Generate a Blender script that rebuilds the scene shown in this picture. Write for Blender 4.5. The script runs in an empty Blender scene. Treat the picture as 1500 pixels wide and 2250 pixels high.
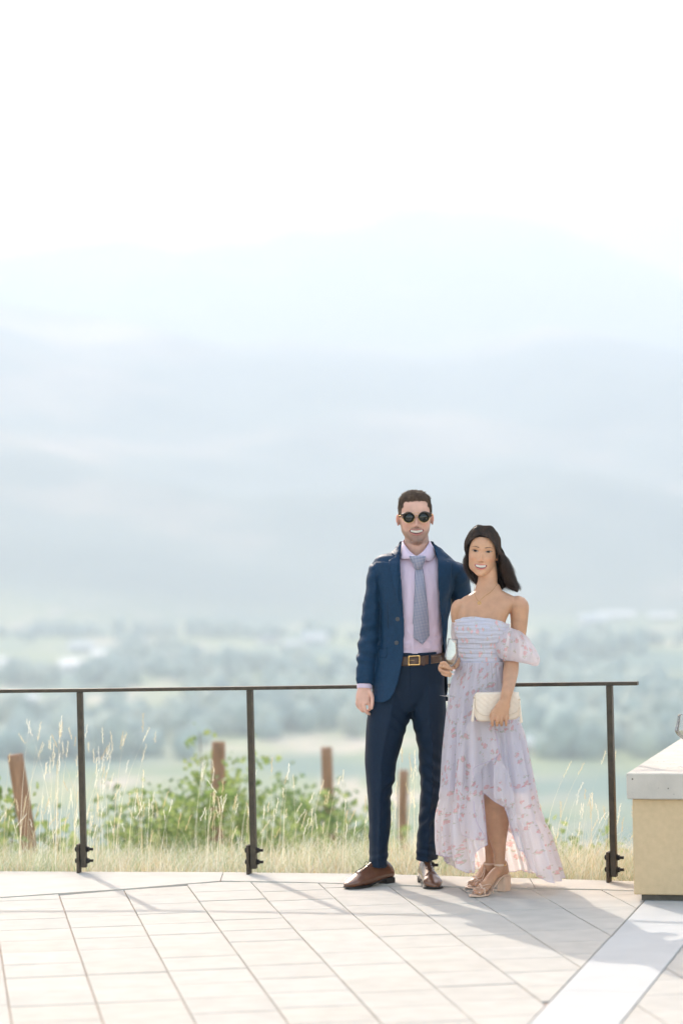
import bpy, bmesh, math, random
import numpy as np
from mathutils import Vector, Matrix, noise
from mathutils.bvhtree import BVHTree

# ---------------------------------------------------------------- camera
S = bpy.context.scene
F_PX, CAM_H, PITCH, ROLL = 5800.0, 1.62, 0.00966, 0.016
fw = Vector((0, math.cos(PITCH), math.sin(PITCH)))
u0 = Vector((0, -math.sin(PITCH), math.cos(PITCH)))
r0 = Vector((1, 0, 0))
RT = r0 * math.cos(ROLL) - u0 * math.sin(ROLL)
UP = r0 * math.sin(ROLL) + u0 * math.cos(ROLL)
cd = bpy.data.cameras.new('camera')
cam = bpy.data.objects.new('camera', cd)
S.collection.objects.link(cam)
cam.matrix_world = Matrix(((RT.x, UP.x, -fw.x, 0), (RT.y, UP.y, -fw.y, 0), (RT.z, UP.z, -fw.z, CAM_H), (0, 0, 0, 1)))
cd.sensor_fit = 'VERTICAL'; cd.sensor_height = 36; cd.sensor_width = 24
cd.lens = F_PX / 2250 * 36
cd.clip_start = 0.1; cd.clip_end = 40000
cd.dof.use_dof = True; cd.dof.focus_distance = 12.2; cd.dof.aperture_fstop = 1.7
S.camera = cam

# ---------------------------------------------------------------- world, sun, exposure
SUN_EL, SUN_AZ = math.radians(32), math.radians(-18.7)      # azimuth from +Y, negative = to the left
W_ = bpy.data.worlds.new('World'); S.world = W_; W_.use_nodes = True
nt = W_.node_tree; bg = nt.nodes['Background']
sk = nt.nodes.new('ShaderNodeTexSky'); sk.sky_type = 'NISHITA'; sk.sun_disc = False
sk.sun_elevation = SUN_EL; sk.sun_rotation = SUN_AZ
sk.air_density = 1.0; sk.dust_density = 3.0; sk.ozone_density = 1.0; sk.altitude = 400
wm = nt.nodes.new('ShaderNodeMix'); wm.data_type = 'RGBA'; wm.blend_type = 'MULTIPLY'; wm.inputs[0].default_value = 1; wm.inputs[7].default_value = (1.24, 1.02, 0.80, 1)   # warm tint added to the sky colour to warm the fill light
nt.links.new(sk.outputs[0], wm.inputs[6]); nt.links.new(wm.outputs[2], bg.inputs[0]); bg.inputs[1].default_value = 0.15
sl = bpy.data.lights.new('sun', 'SUN'); sl.energy = 2.2; sl.angle = math.radians(0.6); sl.color = (1.0, 0.93, 0.84)
sun = bpy.data.objects.new('sun', sl); S.collection.objects.link(sun)
sdir = Vector((math.sin(SUN_AZ) * math.cos(SUN_EL), math.cos(SUN_AZ) * math.cos(SUN_EL), math.sin(SUN_EL)))
sun.rotation_euler = sdir.to_track_quat('Z', 'Y').to_euler()
S.view_settings.view_transform = 'Standard'; S.view_settings.look = 'None'
S.view_settings.exposure = 2.25; S.view_settings.gamma = 1
S.cycles.use_denoising = True
S.cycles.max_bounces = 10; S.cycles.transparent_max_bounces = 24; S.cycles.volume_bounces = 1
random.seed(7); rng = np.random.default_rng(7)
C = S.collection

# ---------------------------------------------------------------- projection helpers (photo pixel -> place)
def ray(px, py):
    return fw + RT * ((px - 750) / F_PX) + UP * ((1125 - py) / F_PX)
def W(px, py, Y):
    d = ray(px, py); return Vector((d.x * Y / d.y, Y, CAM_H + d.z * Y / d.y))
def G(px, py, z=0.0):
    d = ray(px, py); t = (z - CAM_H) / d.z; return Vector((d.x * t, d.y * t, z))

# ---------------------------------------------------------------- scene helpers
def tag(o, label=None, cat=None, group=None, kind=None):
    if label: o['label'] = label
    if cat: o['category'] = cat
    if group: o['group'] = group
    if kind: o['kind'] = kind
    return o
def empty(name, loc, label, cat, group=None):
    o = bpy.data.objects.new(name, None); C.objects.link(o); o.location = loc
    o.empty_display_size = 0.1
    return tag(o, label, cat, group)
def worldloc(o):
    v = Vector((0, 0, 0))
    while o is not None:
        v = v + Vector(o.location); o = o.parent
    return v
def link(name, me, m, parent=None, origin=None, smooth=True):
    """link a mesh built in world coordinates; its vertices are moved to its own / its parent's frame"""
    o = bpy.data.objects.new(name, me); C.objects.link(o)
    if m is not None:
        for mm in (m if isinstance(m, (list, tuple)) else [m]): me.materials.append(mm)
    if parent is not None:
        o.parent = parent; off = worldloc(parent)
    else:
        off = Vector(origin) if origin is not None else Vector((0, 0, 0)); o.location = off
    if off.length > 0: me.transform(Matrix.Translation(-off))
    if smooth and len(me.polygons): me.polygons.foreach_set('use_smooth', np.ones(len(me.polygons), dtype=bool))
    me.update()
    return o
def mesh_from(verts, faces, name='m'):
    me = bpy.data.meshes.new(name); me.from_pydata([tuple(v) for v in verts], [], [tuple(f) for f in faces]); me.update(); return me
def bm_mesh(bm, name='m'):
    me = bpy.data.meshes.new(name); bm.to_mesh(me); bm.free(); return me
def join_lists(parts):
    V, Fc = [], []
    for v, f in parts:
        b = len(V); V.extend([tuple(p) for p in v]); Fc.extend([tuple(i + b for i in q) for q in f])
    return V, Fc
def box(x0, x1, y0, y1, z0, z1):
    v = [(x0, y0, z0), (x1, y0, z0), (x1, y1, z0), (x0, y1, z0), (x0, y0, z1), (x1, y0, z1), (x1, y1, z1), (x0, y1, z1)]
    return v, [(3, 2, 1, 0), (4, 5, 6, 7), (0, 1, 5, 4), (1, 2, 6, 5), (2, 3, 7, 6), (3, 0, 4, 7)]
def obox(c, ax, ay, az):
    """box from centre and three half-axis vectors"""
    c, ax, ay, az = map(Vector, (c, ax, ay, az))
    v = [c - ax - ay - az, c + ax - ay - az, c + ax + ay - az, c - ax + ay - az, c - ax - ay + az, c + ax - ay + az, c + ax + ay + az, c - ax + ay + az]
    return v, [(3, 2, 1, 0), (4, 5, 6, 7), (0, 1, 5, 4), (1, 2, 6, 5), (2, 3, 7, 6), (3, 0, 4, 7)]
def beveled(parts, w=0.003, seg=2):
    V, Fc = join_lists(parts) if isinstance(parts, list) else parts
    me = mesh_from(V, Fc); bm = bmesh.new(); bm.from_mesh(me); bpy.data.meshes.remove(me)
    bmesh.ops.recalc_face_normals(bm, faces=bm.faces)
    bmesh.ops.bevel(bm, geom=[e for e in bm.edges], offset=w, segments=seg, affect='EDGES', profile=0.5, clamp_overlap=True)
    return bm_mesh(bm)
def catmull(P, n):
    """P: list of tuples (any length); returns n samples per span"""
    P = [np.array(p, dtype=float) for p in P]
    if len(P) < 3: 
        return [tuple(P[0] + (P[-1] - P[0]) * k / n) for k in range(n + 1)]
    Q = [2 * P[0] - P[1]] + P + [2 * P[-1] - P[-2]]
    out = []
    for i in range(1, len(Q) - 2):
        a, b, c, d = Q[i - 1], Q[i], Q[i + 1], Q[i + 2]
        for k in range(n):
            t = k / n
            out.append(tuple(0.5 * ((2 * b) + (-a + c) * t + (2 * a - 5 * b + 4 * c - d) * t * t + (-a + 3 * b - 3 * c + d) * t ** 3)))
    out.append(tuple(P[-1]))
    return out
def loft(rings, closed=True, caps=True):
    n = len(rings[0]); V = [p for r in rings for p in r]; Fc = []
    for i in range(len(rings) - 1):
        for j in range(n if closed else n - 1):
            k = (j + 1) % n
            Fc.append((i * n + j, i * n + k, (i + 1) * n + k, (i + 1) * n + j))
    if caps and closed:
        Fc.append(tuple(range(n - 1, -1, -1))); Fc.append(tuple((len(rings) - 1) * n + j for j in range(n)))
    return V, Fc
def limb(pts, n=20, sub=6, ref=(0, 1, 0), round_ends=True, expo=2.0, flat=False):
    """pts: (x,y,z,a,b): a = half width across, b = half width along the ref axis"""
    P = catmull(pts, sub); rings = []; ref = Vector(ref)
    N = len(P)
    for i, p in enumerate(P):
        c = Vector(p[:3])
        t = Vector(P[min(i + 1, N - 1)][:3]) - Vector(P[max(i - 1, 0)][:3])
        if t.length < 1e-9: t = Vector((0, 0, 1))
        t.normalize()
        if flat: t = Vector((0, 0, 1))
        lat = t.cross(ref)
        if lat.length < 1e-4: lat = Vector((1, 0, 0))
        lat.normalize(); dep = lat.cross(t).normalized()
        a, b = p[3], p[4] if len(p) > 4 else p[3]
        rings.append((c, lat, dep, a, b, t))
    def ring(c, lat, dep, a, b):
        out = []
        for k in range(n):
            th = 2 * math.pi * k / n; cs, sn = math.cos(th), math.sin(th)
            cx = math.copysign(abs(cs) ** (2 / expo), cs); sx = math.copysign(abs(sn) ** (2 / expo), sn)
            out.append(c + lat * (a * cx) + dep * (b * sx))
        return out
    R = []
    if round_ends:
        c, lat, dep, a, b, t = rings[0]; m = min(a, b)
        for q in (0.15, 0.5, 0.8):
            R.append(ring(c - t * m * math.sqrt(1 - q * q), lat, dep, a * q, b * q))
    for c, lat, dep, a, b, t in rings: R.append(ring(c, lat, dep, a, b))
    if round_ends:
        c, lat, dep, a, b, t = rings[-1]; m = min(a, b)
        for q in (0.8, 0.5, 0.15):
            R.append(ring(c + t * m * math.sqrt(1 - q * q), lat, dep, a * q, b * q))
    return loft(R)
def tube(pts, r, n=8, sub=4, caps=True):
    return limb([(p[0], p[1], p[2], r if not callable(r) else r(i / (len(pts) - 1))) + ((r if not callable(r) else r(i / (len(pts) - 1))),) for i, p in enumerate(pts)], n=n, sub=sub, ref=(0.13, 0.31, 0.94) if abs(pts[-1][2] - pts[0][2]) < 0.7 * math.dist(pts[0][:3], pts[-1][:3]) else (0, 1, 0), round_ends=False)
def ellipsoid(c, r, n=24, m=16, rot=None):
    V, Fc = [], []
    rings = []
    for i in range(1, m):
        ph = math.pi * i / m
        rings.append([Vector((r[0] * math.sin(ph) * math.cos(2 * math.pi * k / n), r[1] * math.sin(ph) * math.sin(2 * math.pi * k / n), -r[2] * math.cos(ph))) for k in range(n)])
    V, Fc = loft(rings)
    V = [(rot @ v if rot else v) + Vector(c) for v in V]
    return V, Fc
def remesh(parts, voxel, smooth=2):
    V, Fc = join_lists(parts); me = mesh_from(V, Fc)
    bm = bmesh.new(); bm.from_mesh(me); bmesh.ops.recalc_face_normals(bm, faces=bm.faces); bm.to_mesh(me); bm.free()
    o = bpy.data.objects.new('tmp', me); C.objects.link(o)
    md = o.modifiers.new('r', 'REMESH'); md.mode = 'VOXEL'; md.voxel_size = voxel
    if smooth:
        ms = o.modifiers.new('s', 'SMOOTH'); ms.iterations = smooth; ms.factor = 0.5
    dg = bpy.context.evaluated_depsgraph_get(); ev = o.evaluated_get(dg)
    out = bpy.data.meshes.new_from_object(ev); 
    bpy.data.objects.remove(o); bpy.data.meshes.remove(me)
    return out
def apply_mods(me, mods):
    o = bpy.data.objects.new('tmp', me); C.objects.link(o)
    for t, kw in mods:
        md = o.modifiers.new(t, t)
        for k, v in kw.items(): setattr(md, k, v)
    dg = bpy.context.evaluated_depsgraph_get(); out = bpy.data.meshes.new_from_object(o.evaluated_get(dg))
    bpy.data.objects.remove(o); bpy.data.meshes.remove(me); return out
def bvh_of(me):
    return BVHTree.FromPolygons([v.co.copy() for v in me.vertices], [tuple(p.vertices) for p in me.polygons])
def co_np(me):
    a = np.empty(len(me.vertices) * 3, dtype=np.float32); me.vertices.foreach_get('co', a); return a.reshape(-1, 3).astype(float)
def set_co(me, a):
    me.vertices.foreach_set('co', np.asarray(a, dtype=np.float32).ravel()); me.update()
def nrm_np(me):
    a = np.empty(len(me.vertices) * 3, dtype=np.float32); me.vertices.foreach_get('normal', a); return a.reshape(-1, 3).astype(float)
def set_col(me, col, name='col'):
    at = me.color_attributes.new(name, 'FLOAT_COLOR', 'POINT')
    a = np.ones((len(me.vertices), 4), dtype=np.float32); a[:, :3] = col; at.data.foreach_set('color', a.ravel())
def px_of(co):
    """world coordinates (N,3) -> photo pixels (N,2)"""
    d = co - np.array([0, 0, CAM_H]); a = d @ np.array(RT); b = d @ np.array(UP); c = d @ np.array(fw)
    return np.stack([750 + F_PX * a / c, 1125 - F_PX * b / c], 1)
def in_poly(P, poly):
    x, y = P[:, 0], P[:, 1]; ins = np.zeros(len(P), bool); n = len(poly)
    for i in range(n):
        x1, y1 = poly[i]; x2, y2 = poly[(i + 1) % n]
        c = ((y1 > y) != (y2 > y)) & (x < (x2 - x1) * (y - y1) / ((y2 - y1) if y2 != y1 else 1e-9) + x1)
        ins ^= c
    return ins
def drape(poly, bvh, Y0, offset, step=0.012, thick=0.002, tr=None, smooth_iter=0):
    """a cloth piece whose outline lies at the given (x,z) points, laid on the surface behind it"""
    bm = bmesh.new(); vs = [bm.verts.new((p[0], 0, p[1])) for p in poly]; bm.faces.new(vs)
    xs = [p[0] for p in poly]; zs = [p[1] for p in poly]
    for ax, lo, hi in (((1, 0, 0), min(xs), max(xs)), ((0, 0, 1), min(zs), max(zs))):
        k = lo + step * 0.63
        while k < hi:
            bmesh.ops.bisect_plane(bm, geom=bm.verts[:] + bm.edges[:] + bm.faces[:], plane_co=(Vector(ax) * k), plane_no=ax); k += step
    last = None; miss = []
    for v in bm.verts:
        h = bvh.ray_cast(Vector((v.co.x, Y0 - 1.0, v.co.z)), Vector((0, 1, 0)))
        if h[0] is None: miss.append(v)
        else: v.co.y = h[0].y - (offset(v.co.x, v.co.z) if callable(offset) else offset)
    ms = set(miss)
    ok = [v for v in bm.verts if v not in ms]
    for v in miss:
        if ok:
            q = min(ok, key=lambda w: (w.co.x - v.co.x) ** 2 + (w.co.z - v.co.z) ** 2); v.co.y = q.co.y
    for _ in range(smooth_iter):
        ny = {v: sum(e.other_vert(v).co.y for e in v.link_edges) / max(1, len(v.link_edges)) for v in bm.verts}
        for v, y in ny.items(): v.co.y = 0.5 * v.co.y + 0.5 * y
    bmesh.ops.recalc_face_normals(bm, faces=bm.faces)
    for f in bm.faces:
        if f.normal.y > 0: f.normal_flip()
    me = bm_mesh(bm)
    if thick: me = apply_mods(me, [('SOLIDIFY', dict(thickness=thick, offset=-1.0))])
    return me

# ---------------------------------------------------------------- materials
def mat(name, col, rough=0.6, spec=0.5, var=0.0, vscale=5.0, bump=0.0, bscale=50.0, attr=None, metal=0.0, sheen=0.0, sss=0.0, coat=0.0, vcol=None, detail=4.0, coord='Object', stretch=None, trans=0.0):
    m = bpy.data.materials.new(name); m.use_nodes = True; t = m.node_tree; b = t.nodes['Principled BSDF']; N = t.nodes; L = t.links
    b.inputs['Roughness'].default_value = rough; b.inputs['Specular IOR Level'].default_value = spec; b.inputs['Metallic'].default_value = metal
    b.inputs['Base Color'].default_value = (*col, 1)
    if sheen: b.inputs['Sheen Weight'].default_value = sheen; b.inputs['Sheen Roughness'].default_value = 0.4
    if sss: b.inputs['Subsurface Weight'].default_value = sss; b.inputs['Subsurface Radius'].default_value = (1, 0.35, 0.2); b.inputs['Subsurface Scale'].default_value = 0.012
    if coat: b.inputs['Coat Weight'].default_value = coat; b.inputs['Coat Roughness'].default_value = 0.15
    tc = N.new('ShaderNodeTexCoord'); src = tc.outputs[coord]
    if stretch:
        mp = N.new('ShaderNodeMapping'); mp.inputs['Scale'].default_value = stretch; L.new(src, mp.inputs[0]); src = mp.outputs[0]
    colsock = None
    if attr:
        a = N.new('ShaderNodeVertexColor'); a.layer_name = attr; colsock = a.outputs[0]
    if var > 0:
        n = N.new('ShaderNodeTexNoise'); n.inputs['Scale'].default_value = vscale; n.inputs['Detail'].default_value = detail; L.new(src, n.inputs[0])
        mr = N.new('ShaderNodeMapRange'); mr.inputs[1].default_value = 0.3; mr.inputs[2].default_value = 0.7
        L.new(n.outputs[0], mr.inputs[0])
        mx = N.new('ShaderNodeMix'); mx.data_type = 'RGBA'
        if vcol is not None:
            mr.inputs[3].default_value = 0; mr.inputs[4].default_value = var
            mx.inputs[7].default_value = (*vcol, 1)
            if colsock: L.new(colsock, mx.inputs[6])
            else: mx.inputs[6].default_value = (*col, 1)
            L.new(mr.outputs[0], mx.inputs[0])
        else:
            mr.inputs[3].default_value = 1 - var; mr.inputs[4].default_value = 1 + var
            mx.blend_type = 'MULTIPLY'; mx.inputs[0].default_value = 1
            if colsock: L.new(colsock, mx.inputs[6])
            else: mx.inputs[6].default_value = (*col, 1)
            cb = N.new('ShaderNodeCombineColor'); 
            for i in range(3): L.new(mr.outputs[0], cb.inputs[i])
            L.new(cb.outputs[0], mx.inputs[7])
        colsock = mx.outputs[2]
    if colsock: L.new(colsock, b.inputs['Base Color'])
    if bump > 0:
        n2 = N.new('ShaderNodeTexNoise'); n2.inputs['Scale'].default_value = bscale; n2.inputs['Detail'].default_value = 5; L.new(src, n2.inputs[0])
        bp = N.new('ShaderNodeBump'); bp.inputs['Strength'].default_value = 1.0; bp.inputs['Distance'].default_value = bump; L.new(n2.outputs[0], bp.inputs['Height']); L.new(bp.outputs[0], b.inputs['Normal'])
    if trans > 0:
        tr = N.new('ShaderNodeBsdfTranslucent'); ms = N.new('ShaderNodeMixShader'); ms.inputs[0].default_value = trans
        if colsock: L.new(colsock, tr.inputs[0])
        else: tr.inputs[0].default_value = (*col, 1)
        L.new(b.outputs[0], ms.inputs[1]); L.new(tr.outputs[0], ms.inputs[2]); L.new(ms.outputs[0], N['Material Output'].inputs[0])
    return m

# ================================================================ THE SETTING
# ---- terrain profile
def smooth(t): t = max(0.0, min(1.0, t)); return t * t * (3 - 2 * t)
PROF = [(-400, -60), (-60, -6), (-10, -0.3), (13.3, -0.06), (14.2, -0.12), (15.2, -0.5), (17, -1.35), (21, -1.85), (26, -2.7), (34, -4.6), (60, -11), (120, -25), (250, -52), (400, -68), (520, -72), (2300, -72)]
def prof(y):
    if y <= PROF[0][0]: return PROF[0][1]
    for (a, za), (b, zb) in zip(PROF, PROF[1:]):
        if y <= b: return za + (zb - za) * (y - a) / (b - a)
    return PROF[-1][1]
def fbm(x, y, o=5): return noise.fractal(Vector((x, y, 3.7)), 0.9, 2.1, o)
def ridge_z(px, py, Y): return W(px, py, Y).z
RL1 = [(-400, 640), (-100, 672), (0, 680), (120, 690), (250, 697), (400, 735), (520, 760), (640, 742), (800, 765), (950, 790), (1080, 752), (1200, 722), (1330, 742), (1500, 775), (1700, 790), (2000, 800)]
RL2 = [(-600, 600), (-200, 575), (0, 562), (200, 548), (400, 548), (560, 545), (700, 505), (850, 478), (950, 468), (1080, 476), (1180, 505), (1280, 562), (1400, 606), (1500, 640), (1700, 660), (2100, 690)]
def interp(T, x):
    return float(np.interp(x, [p[0] for p in T], [p[1] for p in T]))
D1, D2 = 5200.0, 9300.0
def terrain(x, y):
    z = prof(y)
    if y > 1500:
        z += 3 * fbm(x / 500, y / 500)
    if y > 2100:
        px = 750 + F_PX * x / y
        h1 = ridge_z(px, interp(RL1, px), D1); h2 = ridge_z(px, interp(RL2, px), D2)
        foot = 2300 + 250 * math.sin(x / 700.0) + 200 * fbm(x / 900, 1.3)
        t1 = (y - foot) / (D1 - foot)
        a = -72 + (h1 + 72) * (smooth(t1) * 0.55 + 0.45 * max(0, min(1, t1))) if t1 > 0 else -72
        if y > D1:
            t = min(1, (y - D1) / (D2 - D1)); dip = math.sin(t * math.pi) * 160
            a = h1 + (h2 - h1) * smooth(t) - dip
            if y > D2: a = h2 - (y - D2) * 0.25
        amp = 0 if t1 <= 0 else min(1, t1 * 3)
        rg = 1 - abs(noise.noise(Vector((x / 420 + 0.25 * y / 420, y / 1500, 1.1)))) * 2
        near_crest = 1 - math.exp(-((y - D1) / 500) ** 2) * 0.8
        a += amp * near_crest * (55 * fbm(x / 650, y / 650) + 60 * (rg - 0.6))
        z = max(z, a) if t1 > 0 else z
    return z
def build_terrain():
    ys = list(np.concatenate([np.linspace(-400, -20, 12), np.linspace(-10, 13, 10), np.linspace(13.3, 36, 46), np.geomspace(38, 2000, 60), np.linspace(2080, 10200, 210)]))
    V, Fc = [], []; nx = 200
    for y in ys:
        half = 60 + abs(y) * 0.42
        for i in range(nx):
            u = (i / (nx - 1) * 2 - 1); x = half * (0.35 * u + 0.65 * u ** 3) if y < 60 else half * u
            V.append((x, y, terrain(x, y)))
    for j in range(len(ys) - 1):
        for i in range(nx - 1):
            a = j * nx + i; Fc.append((a, a + 1, a + nx + 1, a + nx))
    return mesh_from(V, Fc)
def mat_terrain():
    m = bpy.data.materials.new('valley_ground'); m.use_nodes = True; t = m.node_tree; N = t.nodes; L = t.links; b = N['Principled BSDF']
    b.inputs['Roughness'].default_value = 0.95; b.inputs['Specular IOR Level'].default_value = 0.1
    g = N.new('ShaderNodeNewGeometry')
    def tex(kind, scale, stretch, detail=5.0):
        mp = N.new('ShaderNodeMapping'); mp.inputs['Scale'].default_value = stretch; L.new(g.outputs['Position'], mp.inputs[0])
        n = N.new(kind); n.inputs['Scale'].default_value = scale; L.new(mp.outputs[0], n.inputs['Vector'])
        if 'Detail' in n.inputs: n.inputs['Detail'].default_value = detail
        return n
    def ramp(src, stops):
        r = N.new('ShaderNodeValToRGB'); e = r.color_ramp.elements
        while len(e) < len(stops): e.new(0.5)
        for el, (p, c) in zip(e, stops): el.position = p; el.color = (*c, 1)
        L.new(src, r.inputs[0]); return r.outputs[0]
    def mix(f, a, c, blend='MIX'):
        x = N.new('ShaderNodeMix'); x.data_type = 'RGBA'; x.blend_type = blend
        for s, i in ((f, 0), (a, 6), (c, 7)):
            if hasattr(s, 'links'): L.new(s, x.inputs[i])
            else: x.inputs[i].default_value = s if i == 0 else (*s, 1)
        return x.outputs[2]
    # valley floor: fields and groves
    vor = tex('ShaderNodeTexVoronoi', 1.0, (0.006, 0.0035, 0)); 
    sp = N.new('ShaderNodeSeparateColor'); L.new(vor.outputs['Color'], sp.inputs[0])
    fields = ramp(sp.outputs[0], [(0.0, (0.15, 0.21, 0.10)), (0.3, (0.24, 0.29, 0.14)), (0.5, (0.38, 0.37, 0.23)), (0.7, (0.18, 0.25, 0.13)), (0.85, (0.56, 0.47, 0.39)), (1.0, (0.27, 0.31, 0.17))])
    n1 = tex('ShaderNodeTexNoise', 1.0, (0.009, 0.005, 0), 6)
    groves = ramp(n1.outputs[0], [(0.40, (0, 0, 0)), (0.52, (1, 1, 1))])
    floor_c = mix(groves, (0.15, 0.22, 0.18), fields)
    # mountains: dry grass streaks on dark scrub
    n2 = tex('ShaderNodeTexNoise', 1.0, (0.0020, 0.0012, 0.0060), 8)
    mt = ramp(n2.outputs[0], [(0.38, (0.11, 0.15, 0.14)), (0.52, (0.19, 0.22, 0.19)), (0.60, (0.40, 0.33, 0.26)), (0.68, (0.62, 0.50, 0.42))])
    sx = N.new('ShaderNodeSeparateXYZ'); L.new(g.outputs['Position'], sx.inputs[0])
    mr = N.new('ShaderNodeMapRange'); mr.inputs[1].default_value = 2150; mr.inputs[2].default_value = 2500; L.new(sx.outputs[1], mr.inputs[0])
    c = mix(mr.outputs[0], floor_c, mt)
    # near slope: dry grass
    mr2 = N.new('ShaderNodeMapRange'); mr2.inputs[1].default_value = 150; mr2.inputs[2].default_value = 420; L.new(sx.outputs[1], mr2.inputs[0])
    n3 = tex('ShaderNodeTexNoise', 1.0, (1.5, 1.5, 1.5), 6)
    near = ramp(n3.outputs[0], [(0.35, (0.16, 0.15, 0.07)), (0.6, (0.34, 0.29, 0.17))])
    c = mix(mr2.outputs[0], near, c)
    L.new(c, b.inputs['Base Color'])
    return m
terr = tag(link('terrain', build_terrain(), mat_terrain()), kind='structure')

# ---- terrace paving
COLD = (G(842, 2250) - G(553, 1940)).normalized()          # direction of the long joints
def gp2(px, py): g = G(px, py); return (g.x, g.y)
theta_dirs = []
# long joints share one direction on the ground
d_avg = Vector((0, 0, 0))
for a, b in (((131, 1968), (228, 2250)), ((273, 1956), (433, 2250)), ((412, 1943), (636, 2250)), ((553, 1940), (842, 2250)), ((702, 1941), (1043, 2250))):
    d_avg += (G(*a) - G(*b)).normalized()
d_avg.normalize(); dcol = Vector((d_avg.x, d_avg.y)); dcol.normalize()
drow = Vector((dcol.y, -dcol.x))                             # across the columns, to the right
row_slope = Vector((G(436, 1982).x - G(142, 1991).x, G(436, 1982).y - G(142, 1991).y)).normalized()
print('COL dir', dcol, 'ROW dir', row_slope, 'perp', drow)
def colcoord(px, py): g = G(px, py); return Vector((g.x, g.y)).dot(drow)
cc = [0.5 * (colcoord(*a) + colcoord(*b)) for a, b in (((131, 1968), (228, 2250)), ((273, 1956), (433, 2250)), ((412, 1943), (636, 2250)), ((553, 1940), (842, 2250)), ((702, 1941), (1043, 2250)))]
CW = (cc[-1] - cc[0]) / 4; C0 = cc[0]
rr_ = [Vector(gp2(x, y)).dot(dcol) for x, y in ((287, 1986.7), (433, 2250 - 17 ))]
RWD = abs(Vector(gp2(313, 2033.3)).dot(dcol) - Vector(gp2(412, 2196.7)).dot(dcol)) / 6
R0_ = Vector(gp2(313, 2033.3)).dot(dcol)
print('column width', CW, 'row depth', RWD, cc)
# outlines on the ground
OUT = [gp2(-900, 1905), gp2(0, 1916.5), gp2(490, 1918), gp2(833, 1922), gp2(1100, 1930), gp2(1400, 1938), gp2(2100, 1985)]
INN = [gp2(-900, 2040), gp2(0, 1973), gp2(273, 1955), gp2(491, 1936.5), gp2(702, 1941), gp2(1000, 1950), gp2(1388, 1957), gp2(2100, 2003)]
BL = [gp2(1394, 2001), gp2(1160, 2250)]; BR = [gp2(1520, 2052), gp2(1362, 2250)]
def line_far(p, q, t): return (p[0] + (q[0] - p[0]) * t, p[1] + (q[1] - p[1]) * t)
def clip_poly(poly, p, q, keep_left=True):
    """Sutherland-Hodgman against the line p->q"""
    out = []; n = len(poly)
    def side(a): 
        s = (q[0] - p[0]) * (a[1] - p[1]) - (q[1] - p[1]) * (a[0] - p[0]); return s if keep_left else -s
    for i in range(n):
        a, b = poly[i], poly[(i + 1) % n]; sa, sb = side(a), side(b)
        if sa >= 0: out.append(a)
        if sa * sb < 0:
            t = sa / (sa - sb); out.append((a[0] + (b[0] - a[0]) * t, a[1] + (b[1] - a[1]) * t))
    return out
def shrink(poly, g):
    """move each edge of a convex polygon inwards by g"""
    n = len(poly)
    if n < 3: return []
    area = sum(poly[i][0] * poly[(i + 1) % n][1] - poly[(i + 1) % n][0] * poly[i][1] for i in range(n)) / 2
    if area < 0: poly = poly[::-1]
    out = list(poly)
    for i in range(len(poly)):
        a, b = Vector(poly[i]), Vector(poly[(i + 1) % len(poly)]); d = b - a
        if d.length < 1e-6: continue
        d.normalize(); nrm = Vector((-d.y, d.x)) * g
        out = clip_poly(out, tuple(a + nrm), tuple(b + nrm), True)
        if len(out) < 3: return []
    return out
def area2(poly): return abs(sum(poly[i][0] * poly[(i + 1) % len(poly)][1] - poly[(i + 1) % len(poly)][0] * poly[i][1] for i in range(len(poly))) / 2)
PV, PF, PC = [], [], []
def add_slab(poly, z, shade, g=0.0023, bev=0.002, h=0.05, tilt=0.0008):
    poly = shrink(poly, g)
    if len(poly) < 3 or area2(poly) < 0.0008: return
    top = shrink(poly, bev)
    if len(top) < 3: return
    cxy = Vector((sum(p[0] for p in poly) / len(poly), sum(p[1] for p in poly) / len(poly)))
    tx, ty = random.uniform(-tilt, tilt) * 3, random.uniform(-tilt, tilt) * 3; dz = random.uniform(-0.0012, 0.0012)
    f = lambda p, zz: (p[0], p[1], z + zz + dz + (p[0] - cxy.x) * tx + (p[1] - cxy.y) * ty)
    b = len(PV)
    if len(top) == len(poly):
        PV.extend([f(p, 0) for p in top]); PV.extend([f(p, -bev) for p in poly]); PV.extend([(p[0], p[1], z - h) for p in poly]); n = len(poly)
        PF.append(tuple(range(b, b + n)))
        for i in range(n):
            k = (i + 1) % n
            PF.append((b + n + i, b + n + k, b + k, b + i)); PF.append((b + 2 * n + i, b + 2 * n + k, b + n + k, b + n + i))
        PC.extend([shade] * (3 * n))
    else:
        n = len(poly); PV.extend([f(p, 0) for p in poly]); PV.extend([(p[0], p[1], z - h) for p in poly]); PF.append(tuple(range(b, b + n)))
        for i in range(n):
            k = (i + 1) % n; PF.append((b + n + i, b + n + k, b + k, b + i))
        PC.extend([shade] * (2 * n))
def inner_y(x): return float(np.interp(x, [p[0] for p in INN], [p[1] for p in INN]))
def xy(c, r): return (drow.x * c + dcol.x * r, drow.y * c + dcol.y * r)
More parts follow.
